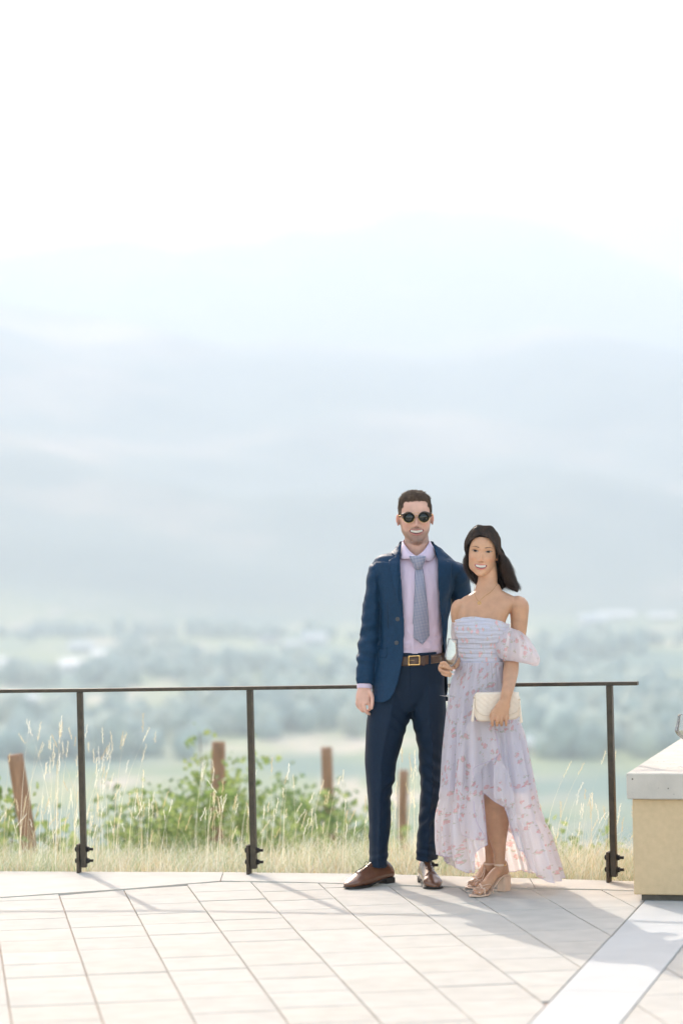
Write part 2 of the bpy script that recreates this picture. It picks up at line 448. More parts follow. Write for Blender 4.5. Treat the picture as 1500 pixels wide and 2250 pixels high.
def pave(region):
    for ci in range(-26, 30):
        c0 = C0 + ci * CW; off = random.uniform(-0.12, 0.12) * RWD if ci % 2 else random.uniform(-0.05, 0.25) * RWD
        for ri in range(-40, 16):
            ra = R0_ + ri * RWD + off
            poly = [xy(c0, ra), xy(c0 + CW, ra), xy(c0 + CW, ra + RWD), xy(c0, ra + RWD)]
            cx = sum(p[0] for p in poly) / 4; cy = sum(p[1] for p in poly) / 4
            if cy < 3.5 or abs(cx) > 6: continue
            sh = random.choice([(1, 1, 1), (0.99, 0.985, 0.975), (1.01, 1.0, 0.985), (0.99, 0.99, 0.99), (1.01, 1.005, 1.0)]); k = random.uniform(0.97, 1.03); sh = tuple(s * k for s in sh)
            # clip by inner kerb line (piecewise, convex enough) and by the pale band
            for p, q in zip(INN, INN[1:]):
                if min(v[0] for v in poly) < q[0] and max(v[0] for v in poly) > p[0]:
                    lo = clip_poly(poly, p, q, False)
                    if lo is not None: poly = lo
                if len(poly) < 3: break
            if len(poly) < 3: continue
            if region == 'L': poly = clip_poly(poly, BL[0], BL[1], False)
            else: poly = clip_poly(poly, BR[0], BR[1], True)
            if len(poly) >= 3: add_slab(poly, 0.0, sh)
pave('L'); pave('R')
print('pavers', len(PF))
pav_me = mesh_from(PV, PF); set_col(pav_me, np.array(PC) * np.array([0.445, 0.418, 0.372]))
M_paver = mat('concrete_paver', (0.5, 0.46, 0.42), rough=0.85, spec=0.3, attr='col', var=0.07, vscale=9, bump=0.0009, bscale=240, detail=10)
pav = tag(link('terrace_paving', pav_me, M_paver, smooth=False), kind='structure')
PV, PF, PC = [], [], []
# kerb ring of long pale slabs
segs = []
cuts = [(-900, None), (491, None), (1100, None), (2100, None)]
def out_y(x): return float(np.interp(x, [p[0] for p in OUT], [p[1] for p in OUT]))
xcuts = [OUT[0][0], -3.9, G(491, 1918).x, G(1163, 1932).x, 2.9, OUT[-1][0]]
xo = sorted(set(xcuts + [p[0] for p in OUT] + [p[0] for p in INN]))
for a, b in zip(xcuts, xcuts[1:]):
    xsn = [x for x in np.linspace(a, b, 9)]
    outer = [(x, out_y(x)) for x in xsn]; inner = [(x, inner_y(x)) for x in xsn]
    nn = len(xsn); base = len(PV); gx = 0.002
    xs2 = [xsn[0] + gx] + list(xsn[1:-1]) + [xsn[-1] - gx]
    for x in xs2: PV.append((x, out_y(x) - 0.0, 0.004))
    for x in xs2: PV.append((x, inner_y(x) + 0.003, 0.004))
    for x in xs2: PV.append((x, out_y(x), -0.12))
    for x in xs2: PV.append((x, inner_y(x) + 0.003, -0.05))
    for i in range(nn - 1):
        PF.append((base + nn + i, base + nn + i + 1, base + i + 1, base + i))
        PF.append((base + i, base + i + 1, base + 2 * nn + i + 1, base + 2 * nn + i))
        PF.append((base + 3 * nn + i, base + 3 * nn + i + 1, base + nn + i + 1, base + nn + i))
    PF.append((base, base + nn, base + 3 * nn, base + 2 * nn)); PF.append((base + nn - 1, base + 3 * nn - 1, base + 4 * nn - 1, base + 2 * nn + nn - 1))
M_kerb = mat('pale_cast_concrete', (0.47, 0.44, 0.39), rough=0.85, spec=0.3, var=0.06, vscale=6, bump=0.0005, bscale=200, detail=8)
kb = tag(link('terrace_kerb', mesh_from(PV, PF), M_kerb, smooth=False), kind='structure')
PV, PF, PC = [], [], []
far_t = 2.2
poly = [line_far(BL[0], BL[1], -0.02), line_far(BL[0], BL[1], far_t), line_far(BR[0], BR[1], far_t * 1.2), line_far(BR[0], BR[1], -0.55), (BR[0][0] + 0.6, 13.2), (BL[0][0] + 0.3, 13.2)]
for p, q in zip(INN, INN[1:]):
    pass
bandpoly = [line_far(BL[0], BL[1], -0.45), line_far(BL[0], BL[1], far_t), line_far(BR[0], BR[1], far_t * 1.2), line_far(BR[0], BR[1], -0.55)]
bandpoly = clip_poly(bandpoly, INN[-3], INN[-2], False)
# cut the band into slabs 1.2 m long
bd = (Vector(BL[0]) - Vector(BL[1])).normalized(); q0 = Vector(BL[0])
for k in range(-4, 12):
    a = q0 - bd * (k * 1.25 + 0.75); b2 = q0 - bd * ((k + 1) * 1.25 + 0.75); pr = Vector((bd.y, -bd.x))
    pp = clip_poly(bandpoly, tuple(a), tuple(a + pr), False); pp = clip_poly(pp, tuple(b2), tuple(b2 + pr), True)
    if len(pp) >= 3: add_slab(pp, 0.001, (1, 1, 1))
band_me = mesh_from(PV, PF); set_col(band_me, np.array(PC) * np.array([0.46, 0.455, 0.435]))
M_band = mat('pale_grey_band', (0.52, 0.52, 0.50), rough=0.85, spec=0.3, attr='col', var=0.05, vscale=5, bump=0.0005, bscale=220, detail=8)
tag(link('paving_band', band_me, M_band, smooth=False), kind='structure')
# sand bed under the pavers
V, Fc = [], []
bed = [(-9, 2.0), (9, 2.0)] + [(x, out_y(x) - 0.02) for x in np.linspace(OUT[-1][0], OUT[0][0], 30)]
bed_me = mesh_from([(p[0], p[1], -0.008) for p in bed], [tuple(range(len(bed)))])
tag(link('paving_bed', bed_me, mat('jointing_sand', (0.36, 0.26, 0.20), rough=1, spec=0.1, var=0.2, vscale=60), smooth=False), kind='structure')

# ================================================================ THINGS OF THE PLACE
# ---- railing
M_rail = mat('weathered_bronze_steel', (0.048, 0.036, 0.022), rough=0.45, spec=0.5, var=0.35, vscale=30, bump=0.0004, bscale=150, metal=0.2)
M_rust = mat('rusty_steel', (0.060, 0.042, 0.026), rough=0.75, var=0.4, vscale=45, bump=0.0006, bscale=180)
M_bolt = mat('black_bolt_steel', (0.015, 0.013, 0.012), rough=0.5, metal=0.5, var=0.2, vscale=80)
POST_PX = [(-200, 1921, -205, 1517), (182, 1919, 176, 1513), (555, 1922, 549, 1508), (938, 1929, 931, 1503), (1345, 1940, 1338, 1498)]
pb = [G(a, b) for a, b, c, d in POST_PX]; pt = [W(c, d, g.y) for (a, b, c, d), g in zip(POST_PX, pb)]
rail_root = empty('steel_railing', pb[2], 'dark steel guard railing with bolted posts along the terrace edge', 'railing')
# top rail: one bar following the posts
RW, RH = 0.0205, 0.0085
ends = [pt[0]] + pt[1:] ; endp = W(1400, 1497.5, pt[4].y - (pt[3].y - pt[4].y) * 0.14)
line = [p for p in ends] + [endp]
line[0] = line[1] + (line[0] - line[1]) * 2.5; 
rings = []
for i, p in enumerate(line):
    d = (line[min(i + 1, len(line) - 1)] - line[max(i - 1, 0)]); d.z = 0; d.normalize(); n = Vector((-d.y, d.x, 0))
    zt = p.z; e = 0.0015
    prof_ = [(-RW + e, 0), (RW - e, 0), (RW, -e), (RW, -2 * RH + e), (RW - e, -2 * RH), (-RW + e, -2 * RH), (-RW, -2 * RH + e), (-RW, -e)]
    rings.append([Vector((p.x, p.y, zt)) + n * a + Vector((0, 0, b)) for a, b in prof_])
v, f = loft(rings); me = mesh_from(v, f); bm = bmesh.new(); bm.from_mesh(me); bmesh.ops.recalc_face_normals(bm, faces=bm.faces); bm.to_mesh(me); bm.free()
link('top_rail', me, M_rail, rail_root, smooth=False)
def hexprism(c, ax, r, h):
    ax = Vector(ax).normalized(); u = ax.cross(Vector((0, 0, 1))).normalized(); w = ax.cross(u)
    R = [[Vector(c) + ax * s + (u * math.cos(k * math.pi / 3) + w * math.sin(k * math.pi / 3)) * r for k in range(6)] for s in (-h / 2, h / 2)]
    return loft(R)
def cyl(c, ax, r, h, n=14):
    ax = Vector(ax).normalized(); u = ax.cross(Vector((0.1, 0.2, 1))).normalized(); w = ax.cross(u)
    R = [[Vector(c) + ax * s + (u * math.cos(2 * k * math.pi / n) + w * math.sin(2 * k * math.pi / n)) * r for k in range(n)] for s in (-h / 2, h / 2)]
    return loft(R)
for i in range(5):
    b, t = pb[i], pt[i]
    dd = (line[i + 1] - line[max(i - 1, 0)]); dd.z = 0; dd.normalize(); nn = Vector((-dd.y, dd.x, 0))     # along, across
    ax = dd * 0.0135; an = nn * 0.0190
    t2 = Vector((t.x, t.y, t.z - 2 * RH - 0.0005)); bb = Vector((b.x, b.y, 0.030)) + dd * 0.008
    V1 = [bb - ax - an, bb + ax - an, bb + ax + an, bb - ax + an, t2 - ax - an, t2 + ax - an, t2 + ax + an, t2 - ax + an]
    me = beveled((V1, [(3, 2, 1, 0), (4, 5, 6, 7), (0, 1, 5, 4), (1, 2, 6, 5), (2, 3, 7, 6), (3, 0, 4, 7)]), 0.002)
    post = link('post', me, M_rail, rail_root, origin=None, smooth=False)
    # little weld fillets under the rail
    pc = Vector((b.x, b.y, 0.0)) - dd * 0.017
    st = beveled(obox(pc + Vector((0, 0, 0.072)), dd * 0.0065, nn * 0.03, Vector((0, 0, 0.072))), 0.0015)
    link('bracket', st, M_rust, post, smooth=False)
    for z in (0.062, 0.118):
        p1 = hexprism(pc + dd * 0.047 + Vector((0, 0, z)), dd, 0.013, 0.010); p2 = cyl(pc + dd * 0.026 + Vector((0, 0, z)), dd, 0.007, 0.090); p3 = hexprism(pc - dd * 0.012 + Vector((0, 0, z)), dd, 0.013, 0.010)
        p4 = cyl(pc + dd * 0.041 + Vector((0, 0, z)), dd, 0.016, 0.003)
        V_, F_ = join_lists([p1, p2, p3, p4]); link('bolt', mesh_from(V_, F_), M_bolt, post, smooth=False)

# ---- low stucco wall with concrete cap
M_stucco = bpy.data.materials.new('sand_stucco')
M_stucco = mat('sand_stucco', (0.58, 0.435, 0.265), rough=0.95, spec=0.15, var=0.05, vscale=40, bump=0.0018, bscale=140, detail=8)
def mat_cap():
    m = mat('grey_cast_concrete', (0.50, 0.455, 0.395), rough=0.85, spec=0.35, var=0.10, vscale=9, bump=0.0008, bscale=120, detail=9)
    N, L = m.node_tree.nodes, m.node_tree.links
    tc = N.new('ShaderNodeTexCoord'); vo = N.new('ShaderNodeTexVoronoi'); vo.inputs['Scale'].default_value = 42; vo.inputs['Randomness'].default_value = 1; L.new(tc.outputs['Object'], vo.inputs['Vector'])
    n = N.new('ShaderNodeTexNoise'); n.inputs['Scale'].default_value = 14; L.new(tc.outputs['Object'], n.inputs[0])
    ad = N.new('ShaderNodeMath'); ad.operation = 'MULTIPLY_ADD'; ad.inputs[1].default_value = 1.0; L.new(vo.outputs['Distance'], ad.inputs[0])
    mm = N.new('ShaderNodeMath'); mm.operation = 'MULTIPLY'; mm.inputs[1].default_value = 0.9; L.new(n.outputs[0], mm.inputs[0]); L.new(mm.outputs[0], ad.inputs[2])
    cr = N.new('ShaderNodeValToRGB'); cr.color_ramp.elements[0].position = 0.50; cr.color_ramp.elements[0].color = (0.25, 0.24, 0.22, 1); cr.color_ramp.elements[1].position = 0.55; cr.color_ramp.elements[1].color = (1, 1, 1, 1); L.new(ad.outputs[0], cr.inputs[0])
    b = N['Principled BSDF']; src = b.inputs['Base Color'].links[0].from_socket
    mx = N.new('ShaderNodeMix'); mx.data_type = 'RGBA'; mx.blend_type = 'MULTIPLY'; mx.inputs[0].default_value = 1; L.new(src, mx.inputs[6]); L.new(cr.outputs[0], mx.inputs[7]); L.new(mx.outputs[2], b.inputs['Base Color'])
    return m
M_cap = mat_cap()
wl = G(1389, 1979); wl.z = 0
a_ = Vector(((G(1389, 1979) - G(1160, 2250)).x, (G(1389, 1979) - G(1160, 2250)).y, 0)).normalized()      # wall runs back along the pale band
a_ = (W(1500, 1620, 13.6) - W(1381, 1697, 11.62)); 
capz = W(1381, 1697, wl.y).z
gB = G(1500, 1621, capz); gA = G(1381, 1698, capz); a_ = Vector((gB.x - gA.x, gB.y - gA.y, 0)).normalized(); n_ = Vector((a_.y, -a_.x, 0))
wall = empty('low_wall', wl, 'low sand coloured stucco wall with a thick grey concrete cap', 'wall')
WT, WLn = 0.85, 2.6
stz = W(1385, 1754, wl.y).z
c0 = Vector((gA.x, gA.y, 0)) 
o = c0 + n_ * 0.010 + a_ * 0.012
link('wall_body', beveled(obox(o + a_ * (WLn / 2) + n_ * (WT / 2) + Vector((0, 0, (stz + 0.028) / 2)), a_ * (WLn / 2), n_ * (WT / 2), Vector((0, 0, (stz - 0.028) / 2 - 0.0005))), 0.006, 3), M_stucco, wall, smooth=False)
link('plinth', beveled(obox(o + a_ * (WLn / 2 + 0.03) + n_ * (WT / 2 + 0.03) + Vector((0, 0, 0.014)), a_ * (WLn / 2), n_ * (WT / 2), Vector((0, 0, 0.0135))), 0.001, 1), mat('dark_plinth', (0.10, 0.09, 0.075), rough=0.9, var=0.2, vscale=30), wall, smooth=False)
def cap_mesh():
    hz_, c = (capz - stz) / 2, c0 + a_ * (WLn / 2) + n_ * (WT / 2 + 0.005) + Vector((0, 0, (capz + stz) / 2))
    me = beveled(obox(c, a_ * (WLn / 2 + 0.02), n_ * (WT / 2 + 0.015), Vector((0, 0, hz_))), 0.006, 2)
    bm = bmesh.new(); bm.from_mesh(me)
    bmesh.ops.subdivide_edges(bm, edges=[e for e in bm.edges if e.calc_length() > 0.3], cuts=60, use_grid_fill=True)
    for v in bm.verts:
        q = v.co * 9; e = noise.noise(q) * 0.0016 + noise.noise(q * 5) * 0.0008
        v.co += Vector((e, e * 0.6, e * 0.5))
    return bm_mesh(bm)
link('cap', cap_mesh(), M_cap, wall, smooth=False)

# ---- wine glasses
def glass_mat(name, tint=(1, 1, 1)):
    m = bpy.data.materials.new(name); m.use_nodes = True; N, L = m.node_tree.nodes, m.node_tree.links; N.remove(N['Principled BSDF'])
    tr = N.new('ShaderNodeBsdfTransparent'); tr.inputs[0].default_value = (*[0.97 * t for t in tint], 1); gl = N.new('ShaderNodeBsdfGlossy'); gl.inputs['Roughness'].default_value = 0.03
    fr = N.new('ShaderNodeLayerWeight'); fr.inputs[0].default_value = 0.28; ms = N.new('ShaderNodeMixShader'); mr = N.new('ShaderNodeMapRange'); mr.inputs[3].default_value = 0.05; mr.inputs[4].default_value = 0.65
    L.new(fr.outputs['Fresnel'], mr.inputs[0]); L.new(mr.outputs[0], ms.inputs[0]); L.new(tr.outputs[0], ms.inputs[1]); L.new(gl.outputs[0], ms.inputs[2]); L.new(ms.outputs[0], N['Material Output'].inputs[0])
    return m
M_glass = glass_mat('clear_glass'); M_stem_glass = glass_mat('thick_clear_glass'); M_stem_glass.node_tree.nodes['Map Range'].inputs[3].default_value = .30; M_stem_glass.node_tree.nodes['Map Range'].inputs[4].default_value = .6
M_wine = glass_mat('white_wine', (0.985, 0.95, 0.84)) ; 
def lathe(profile, c, n=36, up=Vector((0, 0, 1))):
    up = up.normalized(); u = up.cross(Vector((0, 1, 0.001))).normalized(); w = up.cross(u)
    R = [[Vector(c) + up * z + (u * math.cos(2 * math.pi * k / n) + w * math.sin(2 * math.pi * k / n)) * max(r, 1e-5) for k in range(n)] for r, z in profile]
    return loft(R, caps=False)
def wine_glass(c, up, H, R, label, level, group=None, FR=0.86):
    """foot on c, bowl widest radius R, total height H"""
    g = empty('wine_glass', c, label, 'wine glass', group)
    hb = H * 0.47; zb = H - hb
    out = [(R * FR, 0.0), (R * (FR - .02), 0.0012), (R * FR * .6, 0.003), (0.006, 0.007), (0.0036, 0.02), (0.0032, zb * 0.5), (0.0034, zb - 0.02), (0.006, zb - 0.006)]
    bowl = [(R * 0.35, zb), (R * 0.72, zb + hb * 0.13), (R * 0.97, zb + hb * 0.30), (R * 1.0, zb + hb * 0.36), (R * 0.96, zb + hb * 0.45), (R * 0.80, zb + hb * 0.75), (R * 0.70, zb + hb)]
    link('foot', mesh_from(*lathe([(0.0001, 0.0)] + out[:4], c, up=up)), M_stem_glass, g)
    link('stem', mesh_from(*lathe(catmull(out[3:], 3), c, up=up, n=16)), M_stem_glass, g)
    bo = catmull([(0.004, zb - 0.004)] + bowl, 5); inn = [(max(r - 0.0012, 0.0003), z + (0.0012 if i < 6 else 0)) for i, (r, z) in enumerate(bo)]
    link('bowl', mesh_from(*lathe(bo + inn[::-1], c, up=up)), M_glass, g)
    rm = [(R * 0.70 + .0009 * math.cos(a) - .0006, H + .0009 * math.sin(a)) for a in [2 * math.pi * k / 8 for k in range(9)]]; link('rim', mesh_from(*lathe(rm, c, up=up)), M_glass, g)
    zl = zb + hb * level; wn = [(r * 0.96, z + 0.0005) for r, z in inn if z < zl - 0.001]; rl = np.interp(zl, [z for r, z in inn], [r for r, z in inn]) * 0.97
    link('wine', mesh_from(*lathe(wn + [(rl, zl), (0.0001, zl)], c, up=up)), M_wine, g)
    return g
gz = G(1508, 1686, capz)
wine_glass(Vector((gz.x, gz.y, capz + 0.001)), Vector((0, 0, 1)), 0.235, 0.052, 'wine glass with a little white wine standing on the concrete wall cap', 0.36)

# ---- vineyard posts
M_wood = mat('weathered_wood', (0.34, 0.205, 0.13), rough=0.9, spec=0.15, var=0.3, vscale=8, stretch=(6, 6, 0.6), bump=0.003, bscale=40)
def vpost(topx, topy, botx, boty, Y, r, label):
    t = W(topx, topy, Y); bpt = W(botx, boty, Y); d = (bpt - t).normalized(); zg = terrain(t.x, Y) - 0.15
    e = t + d * ((zg - t.z) / d.z)
    P = []
    for k in range(13):
        q = e.lerp(t, k / 12); rr = r * (1.06 - 0.08 * k / 12) * (1 + 0.05 * noise.noise(Vector((Y, k * 0.7, 1)))); P.append((q.x + 0.006 * noise.noise(Vector((k * .5, Y, 0))), q.y, q.z, rr, rr))
    v, f = limb(P, n=14, sub=2, round_ends=False)
    v = [Vector(p) + Vector((0, 0, 0)) for p in v]
    me = mesh_from(v, f)
    o = link('vineyard_post', me, M_wood, None, origin=(e.x, e.y, e.z))
    tag(o, label, 'post', 'wooden posts of the vineyard'); return o
vp = [vpost(35, 1658, 68, 1890, 16.6, 0.050, 'leaning brown wooden vineyard post at the far left edge, nearest to the terrace'),
      vpost(481, 1630, 476, 1860, 20.2, 0.052, 'upright wooden vineyard post with a vine shoot above its top'),
      vpost(717, 1642, 726, 1850, 23.5, 0.050, 'thin wooden vineyard post left of the man in the suit'),
      vpost(886, 1692, 884, 1800, 27.5, 0.050, 'short far wooden vineyard post seen between the man and his legs')]
vp[3]['label'] = "small far wooden post seen between the suited man's legs"

# ---- vines
def mat_leaf(name, c1, c2, tr=0.45):
    m = mat(name, c1, rough=0.5, spec=0.3, var=0.9, vcol=c2, vscale=3, trans=tr); return m
M_vleaf = mat_leaf('vine_leaf', (0.18, 0.28, 0.08), (0.42, 0.48, 0.20), 0.55)
M_vleafd = mat_leaf('vine_leaf_dark', (0.11, 0.20, 0.07), (0.26, 0.34, 0.14), 0.5)
M_stem = mat('vine_bark', (0.14, 0.09, 0.05), rough=0.9, var=0.3, vscale=20)
def leaf(c, n, s, roll):
    n = n.normalized(); u = n.cross(Vector((0.3, 0.2, 1))).normalized(); w = n.cross(u)
    u, w = u * math.cos(roll) + w * math.sin(roll), w * math.cos(roll) - u * math.sin(roll)
    sh = [(0, -.5), (.42, -.42), (.5, .02), (.26, .18), (.3, .42), (0, .55), (-.3, .42), (-.26, .18), (-.5, .02), (-.42, -.42)]
    ctr = c + n * s * 0.08
    vs = [ctr] + [c + u * (a * s) + w * (b * s) + n * (random.uniform(-0.08, 0.05) * s) for a, b in sh]
    return vs, [(0, i + 1, (i + 1) % 10 + 1) for i in range(10)]
def vine(px, Y, top_py, w, label, dense=260, m=None, shoots=6):
    t = W(px, top_py, Y); zg = terrain(t.x, Y); root = empty('grapevine', (t.x, Y, zg), label, 'grapevine', 'grapevines beyond the railing')
    H = t.z - zg; parts = []; st = []
    base = Vector((t.x, Y, zg - 0.05))
    st.append(limb([(base.x, base.y, base.z, .03, .03), (base.x + .02, base.y, zg + .3, .024, .024), (base.x - .02, base.y, zg + min(.7, H * .5), .02, .02)], n=8, sub=3))
    for k in range(shoots):
        x1 = t.x + (k / max(1, shoots - 1) - 0.5) * w * 1.1; h = H * random.uniform(0.72, 1.02); y1 = Y + random.uniform(-.2, .2)
        P = [(base.x, base.y, zg + min(.6, H * .45)), ((base.x + x1) / 2, (Y + y1) / 2, zg + H * .55), (x1, y1, zg + h * .8), (x1 + random.uniform(-.1, .1), y1, zg + h)]
        st.append(tube(P, lambda t_: 0.007 * (1 - 0.6 * t_), n=5, sub=3))
        C_ = catmull(P, 10)
        for q in range(int(dense * 3.0) // shoots):
            s = C_[random.randrange(6, len(C_))]; tt = (s[2] - zg) / H; sp = 0.16 * (1.15 - 0.8 * tt ** 2)
            c = Vector(s) + Vector((random.gauss(0, sp), random.gauss(0, sp), random.gauss(0, sp * .8)))
            if c.z < zg + 0.1: continue
            nrm = Vector((random.gauss(0, 1), random.gauss(-.4, 1), random.gauss(.5, .7)))
            if nrm.length < .1: continue
            parts.append(leaf(c, nrm, random.uniform(.038, .080) * (1.1 - .45 * max(0, tt)), random.uniform(0, 6.28)))
    V_, F_ = join_lists(parts); link('foliage', mesh_from(V_, F_), m or M_vleaf, root, smooth=False)
    V_, F_ = join_lists(st); link('stem', mesh_from(V_, F_), M_stem, root)
    return root
vine(-60, 16.9, 1735, .75, 'bright green grapevine at the far left behind the leaning post', 260)
vine(15, 18.6, 1745, .6, 'grapevine just right of the leaning post at the left', 160, M_vleafd)
vine(275, 18.8, 1752, .55, 'low grapevine between the leaning post and the second railing post', 200)
vine(335, 19.8, 1718, .5, 'grapevine with dark upright leaves between the first two railing posts', 200, M_vleafd)
vine(400, 18.9, 1690, .42, 'tall bright grapevine left of the upright vineyard post', 300)
vine(500, 20.7, 1588, .35, 'grapevine whose single shoot rises above the upright vineyard post', 110, None, 3)
vine(455, 21.5, 1740, .8, 'grapevine growing behind the upright vineyard post', 240, M_vleafd)
vine(590, 20.5, 1705, .7, 'pale green grapevine just right of the middle railing post', 260)
vine(690, 22.6, 1690, .7, 'grapevine clinging to the thin vineyard post', 260, M_vleafd)
vine(760, 23.5, 1745, .7, 'low grapevine between the thin post and the suited man', 200)
vine(1235, 17.3, 1800, .5, 'small grapevine at the right of the dress hem', 140)
vine(890, 26.5, 1770, 1.2, "grapevine seen far off between the man's legs", 160)

# ---- grass verge
def mat_grass():
    m = bpy.data.materials.new('dry_grass'); m.use_nodes = True; N, L = m.node_tree.nodes, m.node_tree.links; b = N['Principled BSDF']
    a = N.new('ShaderNodeVertexColor'); a.layer_name = 'col'; L.new(a.outputs[0], b.inputs['Base Color']); b.inputs['Roughness'].default_value = 0.6
    t = N.new('ShaderNodeBsdfTranslucent'); L.new(a.outputs[0], t.inputs[0]); ms = N.new('ShaderNodeMixShader'); ms.inputs[0].default_value = 0.45
    L.new(b.outputs[0], ms.inputs[1]); L.new(t.outputs[0], ms.inputs[2]); L.new(ms.outputs[0], N['Material Output'].inputs[0]); return m
def grass():
    V, Fc, Cc = [], [], []
    straw = [(0.72, 0.63, 0.44), (0.78, 0.72, 0.54), (0.60, 0.48, 0.28), (0.80, 0.77, 0.66)]; green = [(0.42, 0.49, 0.28), (0.54, 0.58, 0.42), (0.68, 0.71, 0.58), (0.30, 0.39, 0.19)]
    def blade(b, d, h, w, col, curl, seg=5):
        base = len(V); side = Vector((d.y, -d.x, 0)); side = side * (w / 2) if side.length > 0 else Vector((w / 2, 0, 0))
        ang = random.uniform(0, 3.14); side = Vector((math.cos(ang), math.sin(ang), 0)) * (w / 2)
        for k in range(seg + 1):
            t = k / seg; p = b + Vector((0, 0, h * (t - 0.25 * curl * t * t))) + d * (curl * h * t * t); s = side * (1 - t * 0.9)
            V.append(p - s); V.append(p + s); Cc.append(col); Cc.append(col)
        for k in range(seg): q = base + 2 * k; Fc.append((q, q + 1, q + 3, q + 2))
    def head(p, d, L_, col):
        for k in range(int(L_ / 0.006)):
            q = p + d * (k * 0.006); n = Vector((random.gauss(0, 1), random.gauss(0, 1), 1.4)).normalized(); s = n.cross(Vector((0, 1, 0.2))).normalized() * 0.0018
            b = len(V); e = q + n * 0.012; V.extend([q - s, q + s, e]); Cc.extend([col] * 3); Fc.append((b, b + 1, b + 2))
    N = 0
    ncl = 2900
    for i in range(ncl):
        x = random.uniform(-3.6, 3.6); yo = random.random() ** 1.3 * 1.5; y = out_y(x) + 0.03 + yo
        z = prof(y) - 0.01 if y > 13.3 else -0.06
        if abs(x) > 2.6 and random.random() < .4: continue
        patch = fbm(x * 1.3, y * 1.3); gr = random.random() < (0.50 + patch * 0.6); hh = 0.09 + 0.09 * random.random() + 0.10 * max(0, fbm(x * 2 + 9, y))
        pal = green if gr else straw
        for k in range(random.randint(8, 15)):
            a = random.uniform(0, 6.28); d = Vector((math.cos(a), math.sin(a), 0)); c = random.choice(pal); f = random.uniform(.8, 1.2); c = tuple(min(.8, q * f) for q in c)
            blade(Vector((x + random.gauss(0, .025), y + abs(random.gauss(0, .02)), z)), d * 0.9 + Vector((.25, 0, 0)), hh * random.uniform(.5, 1.3), random.uniform(.002, .0042), c, random.uniform(.15, 1.5))
    # long wispy blades
    for i in range(1500):
        x = random.uniform(-3.5, 3.5); y = out_y(x) + 0.05 + random.random() ** 1.5 * 1.3; z = prof(max(13.31, y)) - 0.01; c = random.choice(straw + green[1:3])
        blade(Vector((x, y, z)), Vector((random.gauss(.3, .6), random.gauss(0, .4), 0)), random.uniform(.16, .36), .0026, c, random.uniform(.4, 1.4), 7)
    # seed stalks
    for i in range(430):
        x = random.uniform(-3.4, 3.4); y = out_y(x) + 0.08 + random.random() * 1.4; z = prof(max(13.31, y)) - 0.01
        hmax = 0.42
        if i < 60: x = random.gauss(-1.42, .16); hmax = .82; y = out_y(x) + random.uniform(.1, .7)
        elif i < 85: x = random.gauss(-.62, .3); hmax = .62
        elif i < 100: x = random.gauss(.33, .05); hmax = .72
        elif i < 108: x = random.gauss(1.14, .1); hmax = .62
        y = out_y(x) + random.uniform(.08, 1.2); z = prof(max(13.31, y)) - 0.01
        h = hmax * random.uniform(.6, 1.05); d = Vector((random.gauss(.12, .2), random.gauss(0, .15), 0)); c = random.choice(straw); c = tuple(q * 1.1 for q in c)
        blade(Vector((x, y, z)), d, h, .0026, c, random.uniform(.2, .7), 7)
        tip = V[-1]; prv = V[-3]; dd = (tip - prv).normalized(); head(tip - dd * 0.03, dd, random.uniform(.05, .10), c)
    me = mesh_from(V, Fc); set_col(me, np.array(Cc)); return me
random.seed(11)
tag(link('grass', grass(), mat_grass(), smooth=False), 'dry straw coloured and green grass growing along the terrace edge', 'grass', kind='stuff')

# ---- far valley: houses and woods
M_hw = mat('white_render', (0.72, 0.70, 0.66), rough=0.9, var=0.05); M_hr = mat('grey_roof', (0.30, 0.29, 0.28), rough=0.8, var=0.1); M_hp = mat('pale_metal_roof', (0.78, 0.77, 0.75), rough=0.5, var=0.05); M_tan = mat('tan_render', (0.5, 0.42, 0.33), rough=0.9, var=0.05)
def vy(py, zz=-72): return (zz - CAM_H) / (ray(750, py).z / ray(750, py).y)
def house(px, py, w_px, h_px, label, wm, rm, rot=0.2):
    g = G(px, py, -72); Y = g.y; k = Y / F_PX; w = w_px * k; h = h_px * k * 0.55; d = w * 0.6
    e = empty('far_house', (g.x, g.y, -72), label, 'house', 'pale houses down in the valley'); e.rotation_euler = (0, 0, 0)
    ca, sa = math.cos(rot), math.sin(rot); ux, uy = Vector((ca, sa, 0)), Vector((-sa, ca, 0)); c = Vector((g.x, g.y, -72))
    link('wall', mesh_from(*obox(c + Vector((0, 0, h / 2)), ux * w / 2, uy * d / 2, Vector((0, 0, h / 2)))), wm, e, smooth=False)
    rh = h * 0.7; o_ = 0.4; z0 = h + 0.02
    P = [c + ux * s * (w / 2 + o_) + uy * t * (d / 2 + o_) + Vector((0, 0, z0)) for s, t in ((-1, -1), (1, -1), (1, 1), (-1, 1))] + [c + ux * s * (w / 2 + o_) + Vector((0, 0, z0 + rh)) for s in (-1, 1)]
    link('roof', mesh_from(P, [(0, 1, 5, 4), (2, 3, 4, 5), (0, 4, 3), (1, 2, 5), (3, 2, 1, 0)]), rm, e, smooth=False)
    for s in (-.3, -.1, .1, .3):
        link('window', mesh_from(*obox(c + ux * (w * s) - uy * (d / 2 + 0.03) + Vector((0, 0, h * .55)), ux * w * .05, uy * .05, Vector((0, 0, h * .17)))), mat_win, e, smooth=False)
mat_win = mat('dark_window_glass', (0.05, 0.06, 0.07), rough=0.2)
